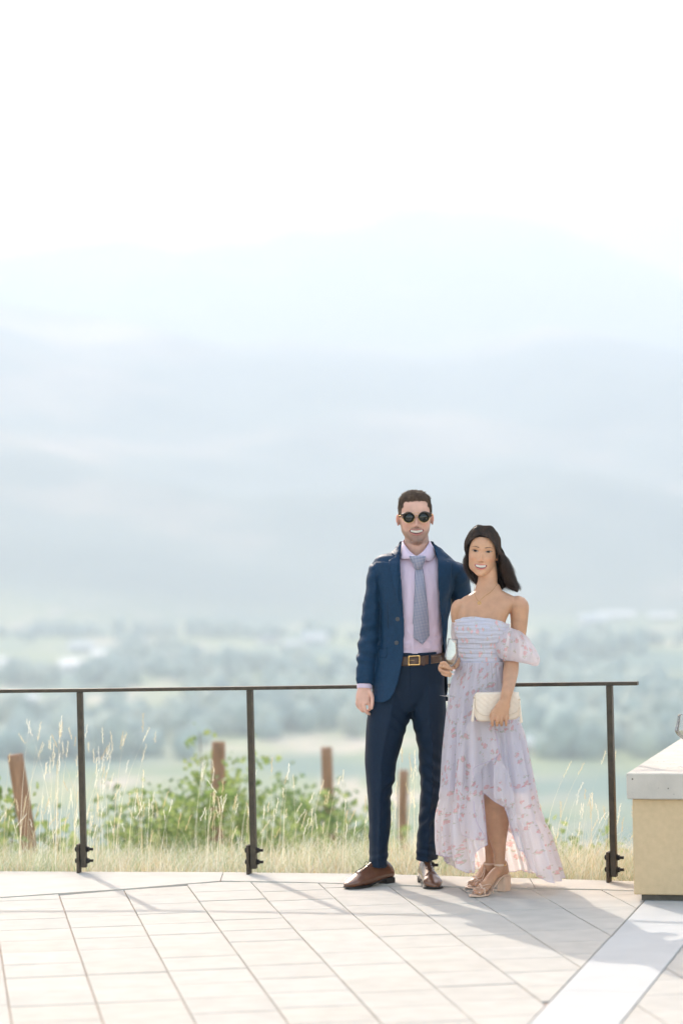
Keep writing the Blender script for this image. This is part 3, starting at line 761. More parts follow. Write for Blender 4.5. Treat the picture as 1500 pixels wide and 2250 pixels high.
for px, py, wp, hp, lab, a, b, r in [
    (28, 1468, 60, 26, 'white building at the far left of the valley, above the railing', M_hw, M_hp, .1), (178, 1437, 50, 30, 'tall white building, highest in the left cluster of the valley', M_hw, M_hp, .3),
    (238, 1452, 70, 26, 'broad white building right of the tall one in the left cluster', M_hw, M_hp, -.1), (190, 1478, 110, 34, 'longest low white building, lowest in the left cluster', M_hw, M_hp, .05), (272, 1474, 60, 24, 'small pale building at the right end of the left cluster', M_hw, M_hr, .4),
    (430, 1398, 44, 18, 'small pale house alone above the middle railing post', M_hw, M_hr, -.3), (590, 1416, 44, 22, 'pale house, leftmost of the row beside the man\'s elbow', M_hw, M_hr, .2), (640, 1426, 40, 20, 'middle pale house of the row beside the man\'s elbow', M_tan, M_hp, .5), (692, 1418, 52, 30, 'pale house nearest the man\'s sleeve', M_hw, M_hp, -.2),
    (1300, 1380, 60, 34, 'white building right of the woman, high in the valley', M_hw, M_hp, .3), (1352, 1362, 80, 20, 'long pale building high in the valley at the right', M_hw, M_hp, 0.0), (1455, 1366, 60, 20, 'pale building at the right edge of the valley', M_tan, M_hp, -.2),
    (1205, 1656, 100, 44, 'pinkish house lower in the valley beside the skirt', M_tan, M_hp, .1), (1385, 1622, 110, 34, 'wide tan house in the valley above the low wall', M_tan, M_hr, -.1), (60, 1545, 50, 22, 'pale house just under the railing at the left', M_hw, M_hp, .2), (575, 1528, 60, 24, 'pale house under the railing right of the middle post', M_hw, M_hr, -.1)]:
    house(px, py, wp, hp, lab, a, b, r)
def woods(bands, n, seed):
    random.seed(seed); V_, F_, CC = [], [], []
    bm0 = bmesh.new(); bmesh.ops.create_icosphere(bm0, subdivisions=2, radius=1); sv = [v.co.copy() for v in bm0.verts]; sf = [tuple(v.index for v in f.verts) for f in bm0.faces]; bm0.free()
    for i in range(n):
        px, py, sx, sy = random.choice(bands); x = random.gauss(px, sx); y = random.gauss(py, sy)
        g = G(x, max(1352, y), -72); r = random.uniform(3.0, 6.5); b = len(V_); o_ = random.random() * 50; c = random.choice([(.26, .33, .28), (.30, .36, .29), (.24, .31, .27), (.33, .37, .29)])
        sz = random.uniform(.8, 1.5)
        for v in sv:
            k = 1 + 0.35 * noise.noise(v * 2.2 + Vector((o_, 0, 0))); V_.append((g.x + v.x * r * k, g.y + v.y * r * k, -72 + r * sz * .8 + v.z * r * k * sz)); CC.append(c)
        F_.extend([tuple(q + b for q in f) for f in sf])
    me = mesh_from(V_, F_); set_col(me, np.array(CC)); return me
M_wood_far = mat('far_tree_foliage', (.05, .09, .05), rough=0.9, attr='col', var=.4, vscale=.2)
wb = [(60, 1590, 90, 10), (200, 1640, 130, 14), (330, 1600, 120, 12), (480, 1560, 100, 14), (620, 1600, 110, 16), (700, 1500, 90, 10), (560, 1475, 60, 8), (420, 1480, 60, 6), (330, 1455, 60, 6), (80, 1500, 120, 5), (700, 1560, 70, 10), (1220, 1600, 50, 14), (1300, 1570, 70, 16), (1400, 1560, 80, 12), (1300, 1640, 90, 12), (1200, 1500, 80, 10), (1380, 1420, 90, 6), (1250, 1440, 60, 6), (560, 1400, 160, 4), (150, 1400, 150, 4), (1250, 1520, 200, 8), (1430, 1600, 40, 14), (100, 1660, 160, 6)]
tag(link('valley_woods', woods(wb, 800, 5), M_wood_far), 'blue green woods spread over the hazy valley floor', 'woods', kind='stuff')

# ================================================================ PEOPLE: shared builders
def attr_mat(name, rough=0.5, sss=0.12, spec=0.35, bump=0.0003, bscale=350):
    return mat(name, (0.5, 0.3, 0.2), rough=rough, spec=spec, attr='col', sss=sss, var=0.09, vscale=28, bump=bump, bscale=bscale)
M_skin_m = attr_mat('skin_fair_tanned', 0.5); M_skin_w = attr_mat('skin_golden', 0.45)
def g2(x, z, cx, cz, sx, sz): return np.exp(-((x - cx) / sx) ** 2 - ((z - cz) / sz) ** 2)
class Head:
    """local frame: x to the right of the picture, y away from the viewer, z up, chin at z = 0; all lengths in units of H / 0.235"""
    def __init__(s, kind, M, sc):
        s.kind, s.M, s.sc = kind, M, sc; m = kind == 'm'
        T = [ # z, half width, front y, back y
            (-.004, .012, -.078, -.050), (.000, .020, -.086, -.030), (.008, .029, -.093, -.012), (.020, .0375, -.094, .010), (.035, .0525, -.091, .030), (.055, .063, -.089, .050), (.075, .0665, -.088, .066),
            (.100, .0705, -.087, .084), (.120, .0725, -.084, .094), (.137, .0725, -.088, .099), (.160, .0735, -.087, .100), (.180, .0715, -.080, .096), (.200, .0650, -.066, .086), (.216, .0535, -.048, .070), (.228, .036, -.024, .046), (.234, .018, -.002, .026), (.235, .006, .010, .016)]
        if not m:
            T = [(-.004, .009, -.076, -.050), (.000, .015, -.083, -.034), (.008, .025, -.089, -.014), (.020, .0425, -.090, .008), (.035, .0555, -.088, .028), (.055, .0635, -.086, .048), (.075, .0655, -.085, .064),
                 (.100, .0690, -.084, .082), (.120, .0700, -.082, .092), (.137, .0705, -.083, .097), (.160, .0705, -.083, .098), (.180, .0690, -.077, .094), (.200, .0630, -.064, .084), (.216, .0520, -.046, .069), (.228, .036, -.024, .046), (.234, .018, -.002, .026), (.235, .006, .010, .016)]
        T = np.array(T); NZ, NA = 120, 144; P = []
        for i in range(NZ):
            u = i / (NZ - 1); idx = u * (len(T) - 1); zc = np.interp(idx, range(len(T)), T[:, 0])
            k = int(min(idx, len(T) - 2)); 
            row = catmull([tuple(T[max(0, k - 1)]), tuple(T[k]), tuple(T[k + 1]), tuple(T[min(len(T) - 1, k + 2)])], 10)
            q = row[10 + int(round((idx - k) * 10))] if k > 0 else row[10 + int(round((idx - k) * 10))]
            zc, w, yf, yb = q; yc = 0.012 if zc > .05 else 0.012 - (.05 - zc) * .5
            if yb < yc: yc = (yf + yb) / 2
            ring = []
            for j in range(NA):
                th = 2 * math.pi * j / NA; sn, cs = math.sin(th), math.cos(th)
                e = 2.25 if cs > 0 else 2.1
                x = w * math.copysign(abs(sn) ** (2 / e), sn); y = yc - math.copysign(abs(cs) ** (2 / e), cs) * ((yc - yf) if cs > 0 else (yb - yc))
                ring.append((x, y, zc))
            P.append(ring)
        A = np.array(P); x, y, z = A[..., 0], A[..., 1], A[..., 2]
        if not m: z = np.where(z < .05, .0085 + .83 * z, z); A[..., 2] = z
        front = np.clip((-y - 0.02) / 0.045, 0, 1)
        ax = np.abs(x); D = np.zeros_like(x)
        k = 1.0
        zz = np.array([.060, .072, .078, .081, .086, .093, .102, .112, .122, .130, .140]); hh = np.array([0, .001, .010, .0185, .0215, .0190, .0150, .0115, .0085, .0060, 0.0])
        s.ez = .1195 if m else .1285
        if m: hh = hh * 1.35
        else: hh = hh * 1.0; hh[7:] *= 0.6; zz[7:] += .008
        sg = np.interp(z, [.07, .082, .095, .12, .14], [.0080, .0092, .0068, .0062, .010])
        D += np.interp(z, zz, hh) * np.exp(-(ax / sg) ** 2) 
        D += .0085 * g2(ax, z, .0135, .0815, .0060, .0060)
        D -= .0080 * g2(ax, z, .0068, .0758, .0036, .0028)                    # nostrils
        D -= (.0100 if m else .0085) * g2(ax, z, .030, s.ez, .017, .0105)    # eye sockets
        D += (.0050 if m else .0020) * g2(ax, z, .028, s.ez + .015, .022, .0060)    # brow
        D += (.0050 if m else .0040) * g2(ax, z, .030, s.ez - .0015, .0125, .0065)  # eyeball fullness
        D += (.0085 if m else .0070) * g2(ax, z, .043, .090, .017, .014)                       # smiling cheeks
        D += .0060 * g2(x, z, 0, .058, .028, .016)                           # muzzle
        # nasolabial folds
        px_, pz_ = .0175, .080; qx, qz = .0335, .054; dx, dz = qx - px_, qz - pz_; tt = np.clip(((ax - px_) * dx + (z - pz_) * dz) / (dx * dx + dz * dz), 0, 1)
        dist = np.hypot(ax - (px_ + tt * dx), z - (pz_ + tt * dz)); D -= (.0054 if m else .0032) * np.exp(-(dist / .0032) ** 2)
        # mouth
        s.mw = .0325 if m else .0300
        s.mz = .0555 if m else .0535; s.mh = .0084 if m else .0080
        mc = s.mz + .0065 * (np.clip(ax / s.mw, 0, 1.3)) ** 2; hgt = s.mh * np.sqrt(np.clip(1 - (ax / s.mw) ** 2, 0, 1))
        up_, lo_ = mc + hgt * .8, mc - hgt * 1.0
        ins = np.clip(1.2 - np.abs(z - mc + hgt * .1) / np.maximum(hgt, 1e-5), 0, 1) * (ax < s.mw); D -= .0100 * np.clip(ins * 3, 0, 1)
        lipw = np.clip(1 - (ax / (s.mw * 1.06)) ** 2, 0, 1) ** .5
        D += .0042 * lipw * np.exp(-((z - up_ - .0025) / .0030) ** 2) + .0052 * lipw * np.exp(-((z - lo_ + .0035) / .0036) ** 2)
        D -= .0048 * g2(x, z, 0, .037, .018, .006); D += (.0060 if m else .0045) * g2(x, z, 0, .014, .018, .013)
        if m: D += .0020 * g2(ax, z, .030, .014, .016, .014)
        D -= .0014 * g2(x, z, 0, .070, .0035, .005)
        A[..., 1] = y - D * front
        s.A = A
        V, Fc = loft([[Vector(p) for p in r] for r in A])
        s.V, s.F = V, Fc
        s.bvh = BVHTree.FromPolygons([Vector(v) for v in V], [tuple(f) for f in Fc])
        s.Mi = M.inverted()
    def world(s, P): return [s.M @ (Vector(p) * s.sc) for p in P]
    def local(s, co):
        Mi = np.array(s.Mi); q = co @ Mi[:3, :3].T + Mi[:3, 3]; return q / s.sc
    def mesh(s): return s.world(s.V), s.F
    def ear(s, sgn):
        P = []; V, Fc = ellipsoid((0, 0, 0), (.0060, .0155, .028), 24, 16)
        out = []
        for v in V:
            v = Vector(v); d = math.hypot((v.y - .0) / .012, (v.z + 0.002) / .022)
            if v.x * 1 > 0 and d < 1: v.x -= .006 * (1 - d * d)
            v.y *= 1 + .25 * (v.z / .032) ; 
            if v.z < -.012: v.y = v.y * .75 - .004
            R = Matrix.Rotation(math.radians(-24), 3, 'Z') @ Matrix.Rotation(math.radians(8), 3, 'X')
            v = R @ v; out.append(Vector((sgn * (v.x + (.0795 if s.kind == 'm' else .0745)), v.y + .010, v.z + .109)))
        if sgn < 0: Fc = [tuple(reversed(f)) for f in Fc]
        return s.world(out), Fc
    def mouth_mask(s, q):
        x, y, z = q[:, 0], q[:, 1], q[:, 2]; ax = np.abs(x); mc = s.mz + .0065 * (np.clip(ax / s.mw, 0, 1.3)) ** 2; t = np.clip(1 - (ax / (s.mw * 1.08)) ** 2, 0, 1) ** .5
        hg = s.mh * np.sqrt(np.clip(1 - (ax / s.mw) ** 2, 0, 1)); up_ = mc + hg * .8; lo_ = mc - hg
        lip = ((z < up_ + .0058 * t) & (z > lo_ - .0078 * t) & (ax < s.mw * 1.08) & (y < -.055))
        inside = (z < up_ - .0005) & (z > lo_ + .0005) & (ax < s.mw * .97) & (y < -.05)
        return lip, inside
    def patch(s, pts, off, n=1, thick=.0008):
        """small patch (list of local x,z outline points) laid on the face"""
        me = drape(pts, s.bvh, -.2, off, step=.0025, thick=thick); co = co_np(me) * s.sc; Mn = np.array(s.M); set_co(me, co @ Mn[:3, :3].T + Mn[:3, 3]); return me
def teeth(hd, parent, m):
    V, Fc = [], []; w = hd.mw * (.84 if hd.kind == "m" else .80); n = 40
    for i in range(n + 1):
        x = -w + 2 * w * i / n; mc = hd.mz + .0065 * (abs(x) / hd.mw) ** 2; hg = hd.mh * math.sqrt(max(0, 1 - (x / hd.mw) ** 2))
        top = mc + hg * .95; bot = mc - hg * .55 - .0006 * abs(math.sin(x / .0075 * math.pi)) * 0
        yb = -.0893 + 3.6 * x * x 
        sc_ = .0012 * (1 - abs(math.sin(math.pi * x / .0078)) ** .3)
        for t in (0, .5, 1): V.append((x, yb + sc_ + (.0006 if t == 0 else 0), top + (bot - top) * t))
    for i in range(n):
        for j in range(2): a = i * 3 + j; Fc.append((a, a + 1, a + 4, a + 3))
    me = mesh_from(hd.world(V), Fc); me = apply_mods(me, [('SOLIDIFY', dict(thickness=.0015))]); return link('teeth', me, m, parent)
def ellipse_pts(cx, cz, rx, rz, n=16, rot=0): return [(cx + rx * math.cos(t) * math.cos(rot) - rz * math.sin(t) * math.sin(rot), cz + rx * math.cos(t) * math.sin(rot) + rz * math.sin(t) * math.cos(rot)) for t in [2 * math.pi * k / n for k in range(n)]]
def headM(pos, yaw=0, pitch=0, roll=0):
    return Matrix.Translation(pos) @ Matrix.Rotation(roll, 4, 'Y') @ Matrix.Rotation(yaw, 4, 'Z') @ Matrix.Rotation(pitch, 4, 'X')
def strands_mesh(curves, width, taper=True, seg_sides=3):
    """curves: list of lists of Vector; thin three-sided tapered strands"""
    V, Fc = [], []
    for ci, c in enumerate(curves):
        n = len(c); w = width * random.uniform(.7, 1.3); b = len(V)
        for i, p in enumerate(c):
            t = (c[min(i + 1, n - 1)] - c[max(i - 1, 0)]); 
            if t.length < 1e-7: t = Vector((0, 0, 1))
            t.normalize(); u = t.cross(Vector((.31, .87, .2))).normalized(); v = t.cross(u); r = w * ((1 - (i / (n - 1)) ** 2 * .85) if taper else 1)
            for k in range(seg_sides): a = 2 * math.pi * k / seg_sides + ci; V.append(p + (u * math.cos(a) + v * math.sin(a)) * r)
        for i in range(n - 1):
            for k in range(seg_sides):
                a = b + i * seg_sides + k; a2 = b + i * seg_sides + (k + 1) % seg_sides; Fc.append((a, a2, a2 + seg_sides, a + seg_sides))
    return mesh_from(V, Fc)
def hair_mat(name, c1, c2, rough=0.4):
    m = mat(name, c1, rough=rough, spec=0.5, var=0.9, vcol=c2, vscale=55, stretch=(1, 1, .25))
    return m
def finger(P, r, n=10):
    """P: joint points; r: radius at the root"""
    k = len(P); return limb([(p[0], p[1], p[2], r * (1 - .28 * i / (k - 1)), r * (1 - .30 * i / (k - 1))) for i, p in enumerate(P)], n=n, sub=4, ref=(.2, .5, .84), round_ends=True)
def cloth_noise(me, amp, scale, dirn=None, stretch=(1, 1, 1), mask=None):
    co = co_np(me); nr = nrm_np(me); out = co.copy()
    for i in range(len(co)):
        m = 1 if mask is None else mask(co[i])
        if m == 0: continue
        q = Vector((co[i][0] * stretch[0], co[i][1] * stretch[1], co[i][2] * stretch[2])) * scale
        out[i] += nr[i] * (amp * m * (noise.noise(q) + .5 * noise.noise(q * 2.1 + Vector((5, 1, 2)))))
    set_co(me, out)
def cut(me, keep):
    """delete the vertices for which keep is False and even out the cut edge"""
    bm = bmesh.new(); bm.from_mesh(me); bm.verts.ensure_lookup_table()
    bmesh.ops.delete(bm, geom=[v for v, k in zip(bm.verts, keep) if not k], context='VERTS')
    for it in range(8):
        bd = [v for v in bm.verts if v.is_boundary]; new = {}
        for v in bd:
            nb = [e.other_vert(v) for e in v.link_edges if e.is_boundary]
            if len(nb) == 2: new[v] = (v.co * .5 + (nb[0].co + nb[1].co) * .25)
        for v, c in new.items(): v.co = c
    bm.to_mesh(me); bm.free(); return me

def creases(me, amp, scale, stretch, mask):
    """ridged folds of cloth"""
    co = co_np(me); nr = nrm_np(me); out = co.copy()
    for i in range(len(co)):
        m = mask(co[i])
        if m <= 0: continue
        q = Vector((co[i][0] * stretch[0], co[i][1] * stretch[1], co[i][2] * stretch[2])) * scale; a = 1 - abs(noise.noise(q)) * 2.6; b = 1 - abs(noise.noise(q * 2.0 + Vector((3, 7, 1)))) * 2.4
        out[i] += nr[i] * (amp * m * (max(a, -.4) + .45 * max(b, -.4) - .5))
    set_co(me, out)

# ================================================================ THE MAN
random.seed(21); rng = np.random.default_rng(21)
YM = 12.33
def M_(px, py, dy=0.0): return W(px, py, YM + dy)
SM = YM / F_PX                                  # metres per photo pixel at the man
def pl(px, py, dy, hw, hd): p = M_(px, py, dy); return (p.x, p.y, p.z, hw * SM, hd)
man_base = Vector((M_(890, 1900).x, YM, 0))
M_navy = mat('navy_wool', (0.0050, 0.032, 0.074), rough=0.55, spec=0.18, sheen=0.0, var=0.12, vscale=90, bump=0.0005, bscale=600)
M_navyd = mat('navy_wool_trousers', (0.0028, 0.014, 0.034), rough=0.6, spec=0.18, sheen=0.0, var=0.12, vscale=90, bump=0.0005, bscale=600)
M_shirt = mat('pale_pink_cotton', (0.62, 0.50, 0.60), rough=0.8, spec=0.2, sheen=0.2, var=0.03, vscale=30, bump=0.0012, bscale=18, stretch=(1.2, 1.2, .5))
HC = M_(914, 1194, -.02)                          # chin
HSC = (1194 - 1081) * SM / .235
headm = Head('m', headM(Vector((HC.x, YM - .055 + .09, HC.z)), yaw=math.radians(1.5), pitch=math.radians(2), roll=math.radians(-.8)), HSC)
def mp(x, y, z): return headm.world([(x, y, z)])[0]
# ---- body
parts = [headm.mesh(), headm.ear(-1), headm.ear(1)]
parts.append(limb([pl(916, 1232, .03, 33, .055), pl(916, 1212, .02, 29, .058), pl(915, 1192, .02, 27, .058), pl(914, 1165, .035, 25, .055)], n=32))
parts.append(limb([pl(900, 1470, .02, 62, .085), pl(905, 1400, .02, 58, .08), pl(908, 1320, .01, 62, .085), pl(912, 1268, .01, 66, .08), pl(914, 1246, .02, 54, .06), pl(915, 1228, .03, 36, .05)], n=32))
parts.append(limb([pl(897, 1528, .02, 56, .09), pl(900, 1500, .02, 60, .095), pl(900, 1450, .02, 62, .09)], n=32))
for s, P in ((0, [(866, 1535, 0), (846, 1620, 0), (836, 1720, 0), (834, 1800, .0), (836, 1902, .045)]), (1, [(935, 1535, 0), (946, 1620, 0), (947, 1720, 0), (942, 1800, .01), (934, 1893, .055)])):
    parts.append(limb([pl(x, y, d, w, h) for (x, y, d), w, h in zip(P, (24, 22, 17, 15, 10), (.07, .065, .05, .045, .025))], n=20))
# right arm of the man (left in the photo), relaxed hand
parts.append(limb([pl(836, 1262, .0, 15, .04), pl(821, 1320, .0, 15, .042), pl(812, 1400, .02, 15, .04), pl(806, 1455, .0, 14, .036), pl(802, 1500, -.03, 13, .026), pl(801, 1516, -.035, 14, .024)], n=20))
# left arm of the man, behind the woman
parts.append(limb([pl(992, 1264, .01, 14, .04), pl(1008, 1300, .05, 14, .042), pl(1016, 1350, .09, 13, .038), pl(1034, 1400, .04, 11, .032), pl(1050, 1430, -.04, 11, .026)], n=20))
# hand hanging, back of the hand to the viewer
hp = lambda px, py, d: tuple(M_(px, py, d))
parts.append(limb([pl(801, 1510, -.035, 13.5, .022), pl(800, 1524, -.04, 17.5, .020), pl(799, 1537, -.045, 17.5, .018), pl(799, 1543, -.05, 15, .015)], n=20, expo=2.4))
parts.append(finger([hp(811, 1518, -.05), hp(817, 1530, -.068), hp(817.5, 1544, -.078), hp(816, 1556, -.082)], .0105))                        # thumb
parts.append(finger([hp(808, 1536, -.05), hp(812, 1548, -.055), hp(812, 1558, -.048), hp(808, 1561, -.030)], .0093))
parts.append(finger([hp(799, 1538, -.052), hp(800, 1553, -.060), hp(805, 1565, -.060), hp(812, 1569, -.045)], .0096))
parts.append(finger([hp(791, 1538, -.048), hp(790, 1552, -.056), hp(796, 1562, -.050), hp(803, 1562, -.035)], .0090))
parts.append(finger([hp(786, 1534, -.04), hp(784, 1547, -.045), hp(789, 1556, -.036), hp(795, 1556, -.022)], .0080))
# his left hand rests behind the woman's waist
def hand_simple(c, fwd, side, L=.085, r=.0085):
    out = [limb([(*(c), .030, .016), (*(c + fwd * L * .5), .038, .016), (*(c + fwd * L), .036, .013)], n=16, ref=tuple(fwd.cross(side)), round_ends=True)]
    for k, l in zip((-1.5, -.5, .5, 1.5), (.062, .074, .070, .055)):
        a = c + fwd * L + side * (k * .018); nrm = fwd.cross(side); out.append(finger([a - fwd * .01, a + fwd * l * .5 - nrm * .004, a + fwd * l - nrm * .016], r))
    t = c + fwd * L * .3 + side * .03; out.append(finger([t - side * .01, t + side * .018 + fwd * .02, t + side * .028 + fwd * .05], r * 1.15))
    return out
hc = M_(1052, 1432, -.05); parts += hand_simple(Vector(hc), Vector((.93, -.25, -.2)).normalized(), Vector((.2, .0, .97)).normalized())
for (hx, hy, tx, ty) in ((846, 1932, 790, 1947), (930, 1928, 948, 1946)):
    a, b = G(hx, hy + 4), G(tx, ty); parts.append(limb([(a.x, a.y, .075, .022, .024), ((a.x + b.x) / 2, (a.y + b.y) / 2, .055, .026, .022), (b.x, b.y, .035, .026, .012)], n=14, ref=(0, 0, 1)))
bme = remesh(parts, 0.0030, 1)
def skin_colors(me, hd, base, lips, m):
    co = co_np(me); q = hd.local(co); x, y, z = q[:, 0], q[:, 1], q[:, 2]; ax = np.abs(x)
    col = np.tile(np.array(base), (len(co), 1)); head = (z > -.03) & (ax < .12) & (np.abs(y) < .16)
    red = np.array([base[0] * 1.03, base[1] * .80, base[2] * .74])
    def mixin(w, c):
        nonlocal col; w = (np.clip(w, 0, 1) * head)[:, None]; col = col * (1 - w) + np.array(c) * w
    mixin(.55 * g2(ax, z, .043, .088, .020, .016) * (y < -.02), red); mixin(.4 * g2(ax, z, 0, .086, .012, .012) * (y < -.02), red)
    mixin(.6 * ((ax > .070) & (z > .07) & (z < .145) & (np.abs(y - .01) < .04)), (base[0] * 1.05, base[1] * .66, base[2] * .58))
    lip, ins = hd.mouth_mask(q)
    if m:
        nz = np.array([noise.noise(Vector(p) * 160) for p in q[:, :]]) if False else 0
        yl = np.interp(z, [-.02, .0, .03, .06, .075, .095, .12], [.02, .03, .04, .03, .02, .015, .01])
        cheekline = np.interp(ax, [0, .02, .033, .05, .060, .066, .08], [.0755, .0745, .060, .058, .072, .11, .12])
        w = 1 / (1 + np.exp(-(cheekline - z) / .0028)) * (y < yl) * np.clip((z + .004) / .012, 0, 1)
        w *= 1 - .8 * np.exp(-((z - .036) / .004) ** 2) * (ax < .012)*0
        mixin(.47 * w, (.085, .052, .036)); mixin(.8 * g2(ax, z, .0068, .0755, .0034, .0022) * (y < -.085), (.12, .045, .035))
        mixin(.36 * w * np.exp(-(ax / .030) ** 4) * (np.exp(-((z - .0715) / .006) ** 2) + np.exp(-((z - .012) / .026) ** 2)), (.045, .028, .018))
    else: mixin(.7 * g2(ax, z, .0066, .0755, .0032, .0020) * (y < -.085), (.20, .08, .05))
    mixin(.30 * g2(ax, z, .031, hd.ez + .001, .019, .009) * (y < -.05), (base[0] * .62, base[1] * .52, base[2] * .48)); w = lip.astype(float); mixin(.85 * w, lips); mixin(ins.astype(float), (.10, .02, .02))
    return col, q, head
col, q, head = skin_colors(bme, headm, (.64, .375, .285), (.46, .17, .15), True)
x, y, z = q[:, 0], q[:, 1], q[:, 2]; ax = np.abs(x)
def hair_region_m(x, y, z):
    ax = np.abs(x); hl = np.interp(y, [-.09, -.07, -.05, -.035, .0, .03, .06, .12], [.203, .200, .176, .122, .122, .092, .045, .035]); hl = np.where((ax > .055) & (y < -.02), np.minimum(hl, .16), hl)
    corner = .012 * np.exp(-((ax - .048) / .012) ** 2) * (y < -.03)
    return z > hl + corner
hm = head & hair_region_m(x, y, z) & ~((ax > .0755) & (z < .14)); col[hm] = (.035, .024, .017)
set_col(bme, col)
man = link('person', bme, M_skin_m, None, origin=man_base)
tag(man, 'man in navy suit, pink shirt and sunglasses standing with his arm round the woman', 'person')
# ---- hair
def sample_head(hd, region, n):
    A = hd.A; out = []; ni, nj = A.shape[:2]
    while len(out) < n:
        i = random.randrange(20, ni - 1); j = random.randrange(nj); p = Vector(A[i, j]); p2 = Vector(A[i + 1, (j) % nj]); p3 = Vector(A[i, (j + 1) % nj])
        a = (p2 - p).cross(p3 - p).length
        if random.random() > a / 1.4e-5: continue
        q = p + (p2 - p) * random.random() + (p3 - p) * random.random()
        if not region(q.x, q.y, q.z): continue
        nr = (p3 - p).cross(p2 - p).normalized(); 
        if nr.dot(q - Vector((0, .01, .12))) < 0: nr = -nr
        out.append((q, nr))
    return out
cur = []
for q_, n_v in sample_head(headm, lambda a, b, c: bool(hair_region_m(np.array(a), np.array(b), np.array(c))), 9000):
    top = smooth((q_.z - .178) / .030) * smooth((.078 - abs(q_.x)) / .02); side = 1 - top
    cl = .5 + .5 * math.sin(noise.noise(q_ * 75) * 8); L_ = .0050 * side + .0105 * top * (.5 + .7 * cl) * random.uniform(.8, 1.2); 
    if q_.y < -.04 and top > .5: L_ *= 1.15
    d = (n_v + Vector((random.gauss(0, .35), random.gauss(-.1, .35), random.gauss(.15 * top, .3) - .5 * side))).normalized(); sw = Vector((random.gauss(0, 1), random.gauss(0, 1), random.gauss(0, .6))); k2 = noise.noise(q_ * 40) 
    sw = (sw * .5 + Vector((math.cos(k2 * 9), math.sin(k2 * 9), 0))).normalized()
    c = []
    u_ = d.cross(Vector((.2, .1, 1))).normalized(); v_ = d.cross(u_); cr = .0034 * top + .0008; f0 = k2 * 14 + random.gauss(0, .4)
    for i in range(9):
        t = i / 8; p = q_ + d * (L_ * t) + sw * (L_ * .5 * t * t) + (u_ * (math.cos(t * 6.5 + f0) - math.cos(f0)) + v_ * (math.sin(t * 6.5 + f0) - math.sin(f0))) * cr
        c.append(headm.world([p])[0])
    cur.append(c)
M_hair_m = hair_mat('short_brown_hair', (.040, .025, .016), (.22, .135, .08), .5)
link('hair', strands_mesh(cur, .00085), M_hair_m, man)
# ---- teeth, sunglasses
M_teeth = mat('teeth_enamel', (.70, .64, .56), rough=.35, spec=.5, var=.04, vscale=90)
teeth(headm, man, M_teeth)
M_blk = mat('dark_tortoise_frame', (.020, .014, .010), rough=.2, spec=.6, var=.5, vscale=120, vcol=(.07, .035, .015)); M_gold = mat('thin_gold_metal', (.72, .48, .20), rough=.25, metal=1.0, var=.05, vscale=90)
M_lens = mat('dark_green_lens', (.008, .013, .010), rough=.06, spec=.5, var=.05, vscale=50)
gl = empty('sunglasses', (0, 0, 0), None, None); gl.parent = man; gl.location = mp(0, -.1, .12) - man_base
def torus_ring(c, rx, rz, r, y0, warp, arc=(0, 2 * math.pi), n=48, m=8, ry=None):
    R = []; full = abs(arc[1] - arc[0] - 2 * math.pi) < 1e-3
    for i in range(n if full else n + 1):
        t = arc[0] + (arc[1] - arc[0]) * i / n; rr = r(t) if callable(r) else r; cx, cz = c[0] + rx * math.cos(t), c[1] + rz * math.sin(t); o = Vector((math.cos(t), 0, math.sin(t)))
        R.append([Vector((cx, y0 + warp * abs(cx) ** 2, cz)) + o * (rr * math.cos(a)) + Vector((0, (ry or rr) * math.sin(a), 0)) for a in [2 * math.pi * k / m for k in range(m)]])
    if full: R.append(R[0])
    return loft(R, caps=not full)
EZ = .1215; LX = .0345; Y0 = -.107
for s in (-1, 1):
    V, Fc = [], []
    V.append((s * LX, Y0 + 6 * LX ** 2 * .6, EZ))
    for k in range(32): t = 2 * math.pi * k / 32; cx = s * LX + .0252 * math.cos(t); V.append((cx, Y0 + 3.6 * cx * cx + .001, EZ + .0228 * math.sin(t)))
    V[0] = (s * LX, Y0 + 3.6 * LX ** 2 - .0012, EZ)
    Fc = [(0, k + 1, (k + 1) % 32 + 1) for k in range(32)]
    me = apply_mods(mesh_from(headm.world(V), Fc), [('SOLIDIFY', dict(thickness=.0015))]); link('lens', me, M_lens, gl)
    link('rim', mesh_from(*(lambda a: (headm.world(a[0]), a[1]))(torus_ring((s * LX, EZ), (.0258), .0234, .0012, Y0, 3.6, arc=(math.pi, 2 * math.pi)))), M_gold, gl)
    link('brow_bar', mesh_from(*(lambda a: (headm.world(a[0]), a[1]))(torus_ring((s * LX, EZ), .0262, .0238, lambda t: .0013 + .0032 * max(0, math.sin((t if s > 0 else math.pi - t) + .55)) ** 2 + (.0022 if (math.cos(t) * s > .6) else 0), Y0 - .0006, 3.6, arc=(-.12, math.pi + .12), ry=.0022))), M_blk, gl)
    # temple arm
    P = [(s * .050, Y0 + .0075, EZ + .0185), (s * .060, Y0 + .0115, EZ + .0160), (s * .0690, Y0 + .0185, EZ + .0125)]; link('brow_wing', mesh_from(*(lambda a: (headm.world(a[0]), a[1]))(tube(P, lambda t: .0052 - .0016 * t, n=8))), M_blk, gl)
    P = [(s * .0685, Y0 + .0205, EZ + .0105), (s * .0765, Y0 + .032, EZ + .009), (s * .0770, -.03, EZ + .006), (s * .0765, .010, EZ + .001)]
    link('temple', mesh_from(*(lambda a: (headm.world(a[0]), a[1]))(tube(P, .0016, n=8))), M_gold, gl)
for zz_, hgt_ in ((EZ + .0195, .0018), (EZ + .006, .0035)):
    P = [(-.018 if zz_ > EZ + .01 else -.0105, Y0 - .0004, zz_), (0, Y0 - .0015, zz_ + hgt_), (.018 if zz_ > EZ + .01 else .0105, Y0 - .0004, zz_)]
    link('bridge', mesh_from(*(lambda a: (headm.world(a[0]), a[1]))(tube(P, .0011, n=8))), M_gold, gl)
